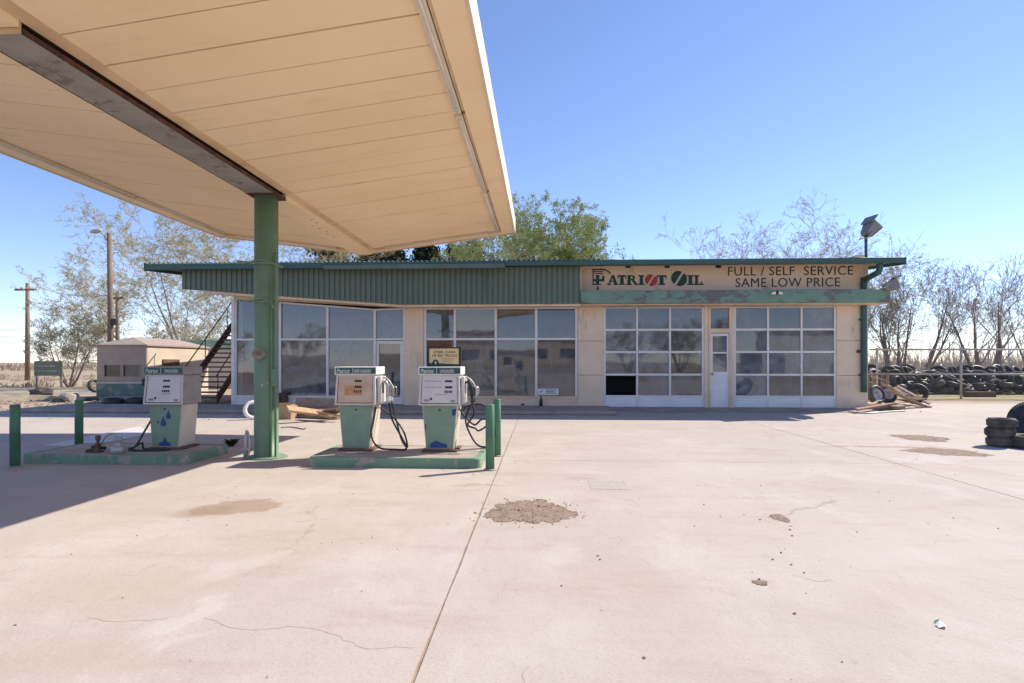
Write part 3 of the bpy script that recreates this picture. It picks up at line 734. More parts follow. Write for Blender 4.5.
b.hexa([(fx(233), FY + .012, topz(233)), (fx(404), FY + .012, HEAD), (fx(404), FY + .19, HEAD), (fx(233), FY + .19, topz(233))], [(fx(233), FY + .012, 4.2), (fx(404), FY + .012, 4.2), (fx(404), FY + .028, 4.2), (fx(233), FY + .028, 4.2)]); d()
sbox('wall_panel', M['creamtrim'], fx(404) + .002, fx(576) - .002, FY + .012, FY + .028, HEAD, 4.2)
LW = [235, 279.5, 327, 374.5, 404]
window(LW, SILL, True)
window([425, 454.7, 495.7, 536.2, 576.5], SILL)
b, d = SB('corner_post', M['alum']); b.box(WL - .05, WL + .05, FY - .01, FY + .15, 0.0, topz(235)); d()
# showroom door
x0, x1 = fx(374.5) + .045, fx(404) - .045
dz0, dz1 = 0.12, MID - .05
dr, d = SB('showroom_door', M['alum'])
dr.box(x0, x0 + .08, FY + .04, FY + .09, dz0, dz1).box(x1 - .08, x1, FY + .04, FY + .09, dz0, dz1).box(x0 + .08, x1 - .08, FY + .04, FY + .09, dz1 - .09, dz1).box(x0 + .08, x1 - .08, FY + .04, FY + .09, dz0, dz0 + .22)
sdoor = d(); pane(sdoor, x0 + .08, x1 - .08, dz0 + .22, dz1 - .09, FY + .065)
b, d = SB('handle', M['chrome'], parent=sdoor); b.tube([(x0 + .11, FY + .0, 1.0), (x0 + .11, FY - .03, 1.02), (x0 + .11, FY - .03, 1.28), (x0 + .11, FY + .0, 1.3)], 0.012, 6); d()

# garage doors ------------------------------------------------
def garage(px0, px1, missing=()):
    x0, x1 = fx(px0), fx(px1)
    zs = [fz(y_, 700) for y_ in (407.0, 396.5, 374.7, 352.0, 329.6, 308.3)]; zs[0] = 0.07; zs[-1] = HEAD - 0.01
    root = bpy.data.objects.new('garage_door', None); C.objects.link(root); root.parent = station
    cols = [x0 + (x1 - x0) * k / 3 for k in range(4)]
    hw = 0.028
    for k in range(4):
        b, d = SB('stile', M['alum'], parent=root); b.box(cols[k] - hw * (1 if 0 < k < 3 else 1.4), cols[k] + hw * (1 if 0 < k < 3 else 1.4), FY + .03, FY + .075, zs[0], zs[-1]); d()
    for r in range(1, 6):
        for k in range(3):
            b, d = SB('rail', M['alum'], parent=root); b.box(cols[k] + hw, cols[k + 1] - hw, FY + .036, FY + .07, zs[r] - .03, zs[r] + (.03 if r < 5 else 0)); d()
    for k in range(3):
        b, d = SB('kick_panel', M['whitepaint'], parent=root); b.box(cols[k] + hw, cols[k + 1] - hw, FY + .04, FY + .065, zs[0], zs[1] - .03); d()
        for r in range(1, 5):
            if (k, r) in missing: continue
            yy = FY + .055 + rng.uniform(-.003, .003)
            tl = rng.uniform(-.009, .009)
            b, d = SB('pane', M['glass_dusty'], parent=root)
            xa, xb = cols[k] + hw, cols[k + 1] - hw; za, zb = zs[r] + .03, zs[r + 1] - .03
            b.add([(xa, yy + tl, za), (xb, yy - tl, za), (xb, yy - tl, zb), (xa, yy + tl, zb)], [(0, 1, 2, 3)]); d()
    return root
garage(604.5, 703.5, {(0, 1)})
garage(735, 836)
for pxa, pxb in ((602.5, 603.6), (704.2, 705.3), (733.2, 734.4), (836.6, 838)):
    pass
# man door between the garages
x0, x1 = fx(709), fx(731)
jb, d = SB('door_frame', M['creamtrim']); jb.box(x0 - .01, x0 + .05, FY - .01, FY + .12, 0.0, HEAD - .004).box(x1 - .05, x1 + .01, FY - .01, FY + .12, 0, HEAD - .004).box(x0 + .05, x1 - .05, FY - .008, FY + .12, fz(333, 720), fz(328.5, 720)); jb.box(x0 + .05, x1 - .05, FY - .006, FY + .12, HEAD - .05, HEAD - .004); d()
tr_ = bpy.data.objects.new('transom_window', None); C.objects.link(tr_); tr_.parent = station
pane(tr_, x0 + .05, x1 - .05, fz(328.5, 720), HEAD - .05, FY + .06, M['glass_dusty'])
dr, d = SB('entry_door', M['whitepaint'])
xa, xb = x0 + .055, x1 - .055; zt = fz(333.5, 720)
zg = fz(372, 720); zg2 = fz(375, 720)
dr.box(xa, xa + .055, FY + .02, FY + .07, .07, zt).box(xb - .055, xb, FY + .02, FY + .07, .07, zt).box(xa + .055, xb - .055, FY + .02, FY + .07, zt - .07, zt)
dr.box(xa + .055, xb - .055, FY + .02, FY + .07, zg - .09, zg).box(xa + .055, xb - .055, FY + .038, FY + .06, .34, zg - .09).box(xa + .055, xb - .055, FY + .02, FY + .07, .07, .34).box(xa + .055, xb - .055, FY + .02, FY + .07, fz(353.5, 720), fz(352, 720))
edoor = d()
pane(edoor, xa + .055, xb - .055, zg, fz(353.5, 720), FY + .045); pane(edoor, xa + .055, xb - .055, fz(352, 720), zt - .07, FY + .045)
b, d = SB('door_knob', M['chrome'], parent=edoor); b.lathe([(0, 0), (.03, .005), (.035, .03), (.02, .05), (0, .055)], 10, mtx=Matrix.Translation((xa + .05, FY + .02, 1.05)) @ Matrix.Rotation(PI / 2, 4, 'X')); d()
# notice in the last showroom pane
nx0, nx1 = fx(537.5), fx(558.5); nz0, nz1 = fz(395, 548), fz(389.5, 548)
nb, d = SB('notice', M['paper']); nb.box(nx0, nx1, FY - .006, FY - .001, nz0, nz1 + .03); nt_ = d()
b, d = SB('print', M['letterblack'], parent=nt_)
w_ = nx1 - nx0
b.prism([(nx0 + .06, FY - .007, nz0 + .13), (nx0 + .10, FY - .007, nz0 + .06), (nx0 + .18, FY - .007, nz0 + .17), (nx0 + .10, FY - .007, nz0 + .10)], (0, -.001, 0))
for k in range(3): b.box(nx0 + w_ * .38, nx0 + w_ * (.9 - .1 * (k % 2)), FY - .008, FY - .0065, nz0 + .05 + k * .045, nz0 + .068 + k * .045)
d()

# downpipe from the front gutter back to the wall
DX = fx(862.5)
gx = XA(880, RY)
b, d = SB('downpipe', M['rooftrim'])
pts = [(gx, RY + .02, RZ - .16), (gx, RY + .03, RZ - .34), (gx - .05, RY + .1, RZ - .42), (DX + .03, FY - .12, 3.78), (DX, FY - .08, 3.66), (DX, FY - .08, 2.0), (DX, FY - .08, fz(392, 862))]
b.tube(smooth_path(pts, 3), 0.085, 8); d()
for z_ in (1.0, 2.6):
    sbox('pipe_strap', M['rooftrim'], DX - .12, DX + .12, FY - .012, FY - .001, z_, z_ + .05)
sbox('meter_box', M['rust'], fx(858) - .04, fx(858) + .03, FY - .06, FY - .001, fz(353, 858), fz(350, 858))

# ---------------- lettering on the sign wall
def face_pt(px, py): X_ = fx(px); return (X_, FY - .006, ZA(py, X_, FY))
sign = bpy.data.objects.new('name_lettering', None); C.objects.link(sign); sign.parent = station
def letter(name, polys, m):
    b, d = SB(name, m, parent=sign)
    for k, pl in enumerate(polys):
        b.prism([(p[0], p[1] - .0006 * k, p[2]) for p in (face_pt(*q) for q in pl)][::-1], (0, -.008, 0))
    return d()
def rc(x0, y0, x1, y1): return [(x0, y0), (x1, y0), (x1, y1), (x0, y1)]
TP, BS = 275.2, 285.0
def L_T(x0, x1, t=TP, bs=BS):
    m_ = (x0 + x1) / 2; s_ = (x1 - x0) * .2
    return [rc(x0, t, x1, t + 1.6), rc(m_ - s_, t + 1.6, m_ + s_, bs - 1.2), rc(m_ - s_ * 1.8, bs - 1.2, m_ + s_ * 1.8, bs), rc(x0, t + 1.6, x0 + 1.0, t + 3.6), rc(x1 - 1, t + 1.6, x1, t + 3.6)]
def L_I(x0, x1, t=TP, bs=BS):
    m_ = (x0 + x1) / 2; s_ = (x1 - x0) * .27
    return [rc(x0, t, x1, t + 1.3), rc(m_ - s_, t + 1.3, m_ + s_, bs - 1.3), rc(x0, bs - 1.3, x1, bs)]
def L_A(x0, x1, t=TP, bs=BS):
    m_ = (x0 + x1) / 2; w_ = (x1 - x0)
    return [[(m_ - .8, t), (m_ + 1.6, t), (x1 - .8, bs - 1.2), (x1 - 3.8, bs - 1.2)], [(m_ - .8, t), (m_ + .1, t + 2.2), (x0 + 2.6, bs - 1.2), (x0 + 1.2, bs - 1.2)], rc(m_ - 2.0, bs - 4.2, m_ + 2.0, bs - 3.0), rc(x0, bs - 1.2, x0 + 3.6, bs), rc(x1 - 4.8, bs - 1.2, x1, bs)]
def arc(cx, cy, rx, ry, a0, a1, n=8): return [(cx + rx * math.cos(a0 + (a1 - a0) * i / n), cy - ry * math.sin(a0 + (a1 - a0) * i / n)) for i in range(n + 1)]
def L_R(x0, x1, t=TP, bs=BS):
    st = x0 + 1.2; sw = 3.0; mid = t + 5.0
    o_ = arc(st + sw + .8, (t + mid) / 2, 3.6, 2.5, PI / 2, -PI / 2); i_ = arc(st + sw + .8, (t + mid) / 2, 1.5, 1.2, PI / 2, -PI / 2)
    bowl = [o_[k:k + 2] + i_[k:k + 2][::-1] for k in range(len(o_) - 1)]
    return [rc(st, t, st + sw, bs - 1.2), rc(x0, bs - 1.2, st + sw + 1, bs), rc(st + sw, t, st + sw + .9, t + 1.3), rc(st + sw, mid - 1.2, st + sw + .9, mid)] + bowl + [[(st + sw + .8, mid), (st + sw + 3.2, mid - .6), (x1 - .6, bs - 1.2), (x1 - 3, bs - 1.2)], rc(x1 - 3, bs - 1.2, x1 + .4, bs)]
def L_L(x0, x1, t=TP, bs=BS):
    return [rc(x0, t, x0 + 5, t + 1.3), rc(x0 + 1.1, t + 1.3, x0 + 3.9, bs - 1.5), rc(x0, bs - 1.5, x1, bs), [(x1 - 1.3, bs - 1.5), (x1 - .6, bs - 4), (x1, bs - 4), (x1, bs - 1.5)]]
def L_O(cx, cy, r):
    pl = []
    for s_ in (1, -1):                         # two half discs parted by a slanted gap
        a = R(58); pts = []
        off = 0.16 * r
        for k in range(15):
            an = a + s_ * PI * k / 14
            pts.append((cx + r * math.cos(an) + s_ * -off * math.sin(a), cy - r * math.sin(an) - s_ * off * math.cos(a)))
        pl.append(pts if s_ > 0 else pts[::-1])
    return [p[::-1] for p in pl]
# figured P: striped stem, flag-like top, drop below
letter('letter', [rc(592.0, 269, 605, 270.2), rc(593, 271.2, 603, 272.2), rc(595, 273.2, 603, 274.0)], M['letterblack'])
letter('letter', [rc(596.0, 275.0, 599.2, 283.8), rc(593.0, 279.2, 604, 281.4), rc(592.4, 283.8, 601, 285.0), [(602.6, 275), (604.4, 277), (604.4, 281), (602, 281)], rc(592.6, 270.2, 593.6, 284), rc(597, 286.2, 598.6, 287.6), [(597.8, 287), (599.2, 289), (597.8, 290.4), (596.4, 289)]], M['letter'])
letter('letter', [arc(603.5, 275.5, 7.5, 6.0, R(85), R(15), 6) + arc(603.5, 275.5, 6.3, 4.9, R(15), R(85), 6)], M['letterblack'])
letter('letter', L_A(607.2, 618), M['letter']); letter('letter', L_T(617.6, 626.2), M['letter']); letter('letter', L_R(626.4, 637.4), M['letter']); letter('letter', L_I(638.2, 644.4), M['letter'])
letter('letter', L_O(651, 280.2, 5.4), M['red']); letter('letter', L_T(656.6, 666.4), M['letter'])
letter('letter', L_O(679, 278.6, 7.0), M['letter']); letter('letter', L_I(687, 693.6), M['letter']); letter('letter', L_L(694, 702), M['letter']); letter('letter', [rc(702.4, 283.6, 703.6, 285.2)], M['letter'])
def sign_text(txt, px0, px1, py0, py1, name='slogan_lettering'):
    x0, x1 = fx(px0), fx(px1); zb, zt_ = ZA(py1, x0, FY), ZA(py0, x0, FY)
    me = text_mesh(txt, x1 - x0, zt_ - zb, 0.006, M['letterblack'], name, 0.0, 1.06)
    return link(name, me, station, (x0, -0.004, zb), (0, 0, -math.atan2(0, 1)))
sign_text('FULL / SELF  SERVICE', 728, 853, 266.9, 275.8)
sign_text('SAME LOW PRICE', 735.5, 840, 278.2, 287.2)

# things inside, seen through the glass
def chair(px, Y, label):
    X_ = XA(px, Y); t = thing('chair', (X_, Y, .012), label, 'chair')
    b = MB(); b.prism([(-.25, -.22, .45), (.25, -.22, .45), (.25, -.22, .53), (-.25, -.22, .53)], (0, .46, 0)); b.build('seat', M['woodgrey'], t, .02)
    b = MB(); pr = [(-.25, .5), (-.33, .75), (-.36, 1.0), (-.28, 1.08), (-.22, 1.0), (-.12, .8), (-.02, .62), (.06, .54)]
    b.prism([(x, -.24, z) for x, z in pr], (0, .5, 0)); b.build('backrest', M['black'], t, .02)
    for sx in (-1, 1):
        for sy in (-1, 1):
            b = MB(); b.tube([(sx * .2, sy * .18, .46), (sx * .25, sy * .22, 0)], .015, 6); b.build('leg', M['chrome'], t)
    return t
chair(299, 19.2, 'dark curved chair just inside the showroom window')
for px, Y, wd, hh, m_, nm, lb in ((547, 21.5, .45, 2.6, 'bluedoor', 'locker', 'tall blue locker standing deep inside the showroom'), (474, 22.0, .5, 2.5, 'interior', 'cabinet', 'grey cabinet standing inside the showroom'), (246, 20, .5, .5, 'rust', 'crate', 'rusty crate on the showroom floor by the corner')):
    X_ = XA(px, Y); b = MB(); b.box(-wd / 2, wd / 2, -.22, .22, 0, hh); t = tag(b.build(nm, M[m_], bevel=.02), lb, nm); t.location = (X_, Y, .0125)
    b = MB(); b.box(-wd / 2 + .03, wd / 2 - .03, -.235, -.2205, .06, hh - .06); b.build('door', M[m_], t, .005)
    b = MB(); b.box(wd * .3, wd * .35, -.26, -.2352, hh * .45, hh * .6); b.build('handle', M['chrome'], t)
# workbench in the garage
X_ = XA(655, 24); t = thing('workbench', (X_, 24.5, .012), 'long workbench at the back of the garage', 'workbench')
b = MB(); b.box(-2.0, 2.0, -.4, .4, .85, .92); b.build('bench_top', M['woodgrey'], t)
for sx in (-1.9, 1.9):
    for sy in (-.35, .35): b = MB(); b.box(sx - .04, sx + .04, sy - .04, sy + .04, 0, .85); b.build('leg', M['wood'], t)
# ================================================================== CANOPY
CX, HWD, CY0, CY1 = -4.04, 3.465, 3.55, 12.85
ZC, ZE = 3.84, 4.30                       # underside at the centre and at the side edges
canopy = thing('pump_canopy', (CX, 8.2, 0), 'butterfly canopy of cream panels on a green column over the pumps', 'canopy')
def CB(): return MB()
def cdone(b, name, m, parent=canopy, bevel=0.0):
    b.v = [(x - CX, y - 8.2, z) for x, y, z in b.v]; return b.build(name, m, parent, bevel)
def wz(u): return ZC + 0.07 + (ZE - ZC) * abs(u) / HWD      # soffit height at lateral offset u
PW = 0.465; nP = int(round((CY1 - CY0 - 0.5) / PW)); PW = (CY1 - CY0 - 0.5) / nP
for s_ in (-1, 1):
    for k in range(nP):
        y0 = CY0 + .25 + k * PW + .008; y1 = y0 + PW - .016
        u0, u1 = s_ * 0.22, s_ * (HWD - 0.36); dz = rng.uniform(-.003, .003); sg = rng.uniform(0, .006)
        b = CB()
        bot = [(CX + u0, y0, wz(u0) + dz), (CX + u1, y0, wz(u1) + dz), (CX + u1, y1, wz(u1) + dz), (CX + u0, y1, wz(u0) + dz)]
        if s_ < 0: bot = [bot[1], bot[0], bot[3], bot[2]]
        b.hexa(bot, [(x, y, z + .03) for x, y, z in bot]); cdone(b, 'soffit_panel', M['soffit'], bevel=.003)
# dark backing above panels (deck) and top sheet
for s_ in (-1, 1):
    b = CB()
    u0, u1 = 0.0, s_ * HWD
    bot = [(CX + u0, CY0 + .02, wz(u0) + .045), (CX + u1 - s_ * .02, CY0 + .02, wz(u1) + .045), (CX + u1 - s_ * .02, CY1 - .02, wz(u1) + .045), (CX + u0, CY1 - .02, wz(u0) + .045)]
    if s_ < 0: bot = [bot[1], bot[0], bot[3], bot[2]]
    b.hexa(bot, [(x, y, z + .16) for x, y, z in bot]); cdone(b, 'deck', M['rust'])
# centre trim boards either side of the beam + beyond
for s_ in (-1, 1):
    b = CB(); u0, u1 = s_ * .198, s_ * .30
    bot = [(CX + u0, CY0 + .06, wz(u0) - .02), (CX + u1, CY0 + .06, wz(u1) - .012), (CX + u1, CY1 - .06, wz(u1) - .012), (CX + u0, CY1 - .06, wz(u0) - .02)]
    if s_ < 0: bot = [bot[1], bot[0], bot[3], bot[2]]
    b.hexa(bot, [(x, y, z + .05) for x, y, z in bot]); cdone(b, 'centre_trim', M['soffit_edge'])
b = CB(); b.box(CX - .197, CX + .197, 8.42, CY1 - .06, ZC + .005, ZC + .09); cdone(b, 'centre_cover', M['soffit'])
# rows of fixing holes in the cover
b = CB()
for k in range(7): b.lathe([(0, 0), (.018, 0), (.018, .01)], 8, (CX + rng.uniform(-.12, .12), 9.6 + k * .22, ZC + .002))
cdone(b, 'fixing_hole', M['black'])['kind'] = 'stuff'
# steel beam (I-section) from the near end to the column
b = CB(); b.box(CX - .195, CX + .195, 4.04, 8.40, ZC - .005, ZC + .018); beam = cdone(b, 'steel_beam', M['rustbeam'])
for s_ in (-1, 1):
    b = CB(); b.box(CX + s_ * .196 - .004, CX + s_ * .196 + .004, 4.04, 8.40, ZC - .009, ZC + .035); cdone(b, 'flange_edge', M['rustedge'], beam)
b = CB(); b.box(CX - .19, CX + .19, 4.02, 4.038, ZC - .005, ZC + .12); cdone(b, 'end_plate', M['soffit_edge'], beam)
b = CB(); b.box(CX - .197, CX + .197, CY0 + .06, 4.01, ZC + .03, ZC + .1); cdone(b, 'centre_cover', M['soffit'])
# perimeter soffit border, light troughs, fascia
def strip(u0, u1, y0, y1, dz0, dz1, name, m, parent=canopy, split=True):
    """a strip following the wing slope; u may cross zero"""
    segs = [(u0, u1)] if u0 * u1 >= 0 else [(u0, -1e-4), (1e-4, u1)]
    o = None
    for a, c in segs:
        b = CB(); bot = [(CX + a, y0, wz(a) + dz0), (CX + c, y0, wz(c) + dz0), (CX + c, y1, wz(c) + dz0), (CX + a, y1, wz(a) + dz0)]
        b.hexa(bot, [(x, y, wz(x - CX) + dz1) for x, y, z in bot]); o = cdone(b, name, m, parent)
    return o
EW = .30
strip(HWD - EW, HWD - .025, CY0 + .03, CY1 - .03, -.05, .03, 'edge_soffit', M['soffit'])
strip(-HWD + .025, -HWD + EW, CY0 + .03, CY1 - .03, -.05, .03, 'edge_soffit', M['soffit'])
strip(-HWD + EW + .002, HWD - EW - .002, CY1 - .16, CY1 - .03, -.05, .03, 'edge_soffit', M['soffit'])
strip(-HWD + EW + .002, HWD - EW - .002, CY0 + .03, CY0 + .16, -.05, .03, 'edge_soffit', M['soffit'])
for s_ in (-1, 1):                                        # lamp strips along the sides
    for k, (ya, yb) in enumerate(((CY0 + .5, CY0 + 3.0), (CY0 + 3.08, 9.6), (9.68, CY1 - .42))):
        a, c = sorted((s_ * (HWD - .345), s_ * (HWD - .425)))
        fxr = strip(a, c, ya, yb, -.045, -.006, 'light_fixture', M['canopy_white'])
        b = CB(); um = (a + c) / 2; b.tube([(CX + um, ya + .06, wz(um) - .055), (CX + um, yb - .06, wz(um) - .055)], .016, 8); cdone(b, 'lamp_tube', M['tube'], fxr)
        strip(*sorted((s_ * (HWD - .305), s_ * (HWD - .335))), ya, yb, -.03, .0, 'trough_edge', M['soffit_edge'], fxr)
    for (ua, ub) in ((.55, HWD - .6),):
        a, c = sorted((s_ * ua, s_ * ub))
        fxr = strip(a, c, CY1 - .30, CY1 - .22, -.045, -.006, 'light_fixture', M['canopy_white'])
        b = CB(); b.tube([(CX + a + .06, CY1 - .26, wz(a + .06) - .055), (CX + c - .06, CY1 - .26, wz(c - .06) - .055)], .016, 8); cdone(b, 'lamp_tube', M['tube'], fxr)
        strip(a, c, CY1 - .205, CY1 - .175, -.03, .0, 'trough_edge', M['soffit_edge'], fxr)
        strip(a, c, CY1 - .345, CY1 - .315, -.03, .0, 'trough_edge', M['soffit_edge'], fxr)
# fascia boards
for s_ in (-1, 1):
    b = CB(); x0 = CX + s_ * HWD; b.box(min(x0, x0 - s_ * .022), max(x0, x0 - s_ * .022), CY0, CY1, ZE - .0, ZE + .33); cdone(b, 'fascia', M['canopy_white'])
for y_ in (CY0, CY1 - .022):
    for s_ in (-1, 1):
        b = CB(); a, c = sorted((0, s_ * (HWD - .023)))
        z_ = lambda u: ZC + (ZE - ZC) * abs(u) / HWD
        b.hexa([(CX + a, y_, z_(a)), (CX + c, y_, z_(c)), (CX + c, y_ + .022, z_(c)), (CX + a, y_ + .022, z_(a))], [(CX + a, y_, z_(a) + .33), (CX + c, y_, z_(c) + .33), (CX + c, y_ + .022, z_(c) + .33), (CX + a, y_ + .022, z_(a) + .33)]); cdone(b, 'fascia', M['soffit_edge'])
# column
b = CB(); b.lathe([(0, 0), (.30, 0), (.26, .02), (.172, .024), (.168, .5), (.165, ZC - .012), (0, ZC - .011)], 32, (CX, 8.2, 0.001)); col = cdone(b, 'column', M['green'])
b = CB(); b.box(CX - .215, CX + .215, 8.0, 8.41, ZC - .011, ZC - .006); cdone(b, 'cap_plate', M['rustedge'])
b = CB(); b.tube([(CX + .185, 8.1, .02), (CX + .185, 8.1, 3.0)], .016, 8); b.tube([(CX + .14, 8.06, .03), (CX + .14, 8.06, 2.6)], .010, 6); cdone(b, 'conduit', M['green'], col)
b = CB(); b.box(CX + .15, CX + .205, 8.04, 8.11, 1.05, 1.3); cdone(b, 'junction_box', M['green'], col)
for z_, dx in ((ZA(262, CX, 8.0), .5), (ZA(301, CX, 8.0), .34)):          # thin hanger rods clamped round the column
    b = CB(); b.tube([(CX - .36, 8.05, z_ + .02), (CX - .17, 8.02, z_ + .0), (CX, 8.01, z_ + .04), (CX + .15, 8.0, z_ + .0), (CX + dx * .8, 7.85, z_ - .10)], .016, 6); cdone(b, 'hanger_rod', M['green'], col)
    b = CB(); b.lathe([(.169, -.02), (.176, -.02), (.176, .02), (.169, .02)], 32, (CX, 8.2, z_), True); cdone(b, 'clamp', M['green'], col)
z_ = ZA(352, CX, 8.0)                                                     # small old lamp holder
b = CB(); b.lathe([(0, 0), (.03, .0), (.07, .05), (.085, .11), (.07, .12), (.0, .06)], 14, mtx=Matrix.Translation((CX - .03, 8.03, z_)) @ Matrix.Rotation(R(105), 4, 'X') @ Matrix.Rotation(R(25), 4, 'Y')); cdone(b, 'lamp_holder', M['woodgrey'], col)
# broken fitting at the foot of the column
vx, vy = CX - .23, 8.05
b = CB(); b.tube([(vx, vy, .0), (vx, vy, .28), (vx + .02, vy - .01, .40)], [.035, .03, .02], 8); b.tube([(vx - .08, vy, .12), (vx + .08, vy, .14)], .025, 8); b.tube(bez((vx, vy, .4), (vx + .1, vy - .1, .45), (vx + .12, vy - .05, .2), (vx + .07, vy - .08, .02)), .012, 6); cdone(b, 'riser_pipe', M['galv'], col)

# ================================================================== PUMP ISLANDS, BOLLARDS, PUMPS
def island(x0, x1, y0, y1, label):
    r = .10; pts = []
    for cx, cy, a0 in ((x1 - r, y0 + r, -PI / 2), (x1 - r, y1 - r, 0), (x0 + r, y1 - r, PI / 2), (x0 + r, y0 + r, PI)):
        for k in range(6): a = a0 + PI / 2 * k / 5; pts.append((cx + r * math.cos(a), cy + r * math.sin(a)))
    root = thing('pump_island', ((x0 + x1) / 2, (y0 + y1) / 2, 0), label, 'island', 'pump islands')
    ox, oy = root.location.x, root.location.y; n = len(pts); H = .13
    inn = []
    for x, y in pts: inn.append((ox + (x - ox) * (1 - .16 / (x1 - x0)), oy + (y - oy) * (1 - .16 / (y1 - y0))))
    b = MB(); vs_ = [(x - ox, y - oy, .001) for x, y in pts] + [(x - ox, y - oy, H - .015) for x, y in pts] + [(ox + (x - ox) * .992 - ox, oy + (y - oy) * .985 - oy, H) for x, y in pts] + [(x - ox, y - oy, H) for x, y in inn] + [(x - ox, y - oy, .001) for x, y in inn]
    fs = []
    for l in range(4):
        for i in range(n): j = (i + 1) % n; fs.append((l * n + i, l * n + j, (l + 1) * n + j, (l + 1) * n + i))
    b.add(vs_, fs); b.build('kerb', M['greencurb'], root)
    b = MB(); b.add([(x - ox, y - oy, H - .002) for x, y in inn], [tuple(range(n))]); b.build('island_top', M['islandtop'], root)
    return root
isl2 = island(XA(308.5, 7.5), XA(481, 7.5), 7.45, 8.62, 'green-kerbed pump island carrying two pumps')
isl1 = island(XA(23, 7.55), XA(190, 7.6), 7.5, 8.62, 'green-kerbed pump island with one pump and loose pipe fittings')
bol = thing('bollard', (0, 0, 0), 'x', 'bollard', 'green bollards')
b = MB(); b.lathe([(0, 0), (.058, 0), (.058, .842), (.054, .848), (0, .85)], 20, (0, 0, .0)); b.build('post', M['greenpost'], bol)
b = MB(); b.lathe([(.058, 0), (.085, .002), (.075, .012), (.059, .018)], 20); b.build('weathered_footing', M['patch'], bol)
spots = [((490, 470), 'front bollard at the right end of the two-pump island', 1.0), ((497, 456), 'rear bollard at the right end of the two-pump island', 1.0), ((15, 467), 'leftmost green bollard at the end of the single-pump island', .98), ((79, 450), 'green bollard behind the single-pump island near the pipe fittings', .94)]
for i, (p, lb, s_) in enumerate(spots):
    o = bol if i == 0 else copy_tree(bol)
    x, y = GR(*p); o.location = (x, y, .001); o.scale = (1.0, 1.0, s_); o['label'] = lb

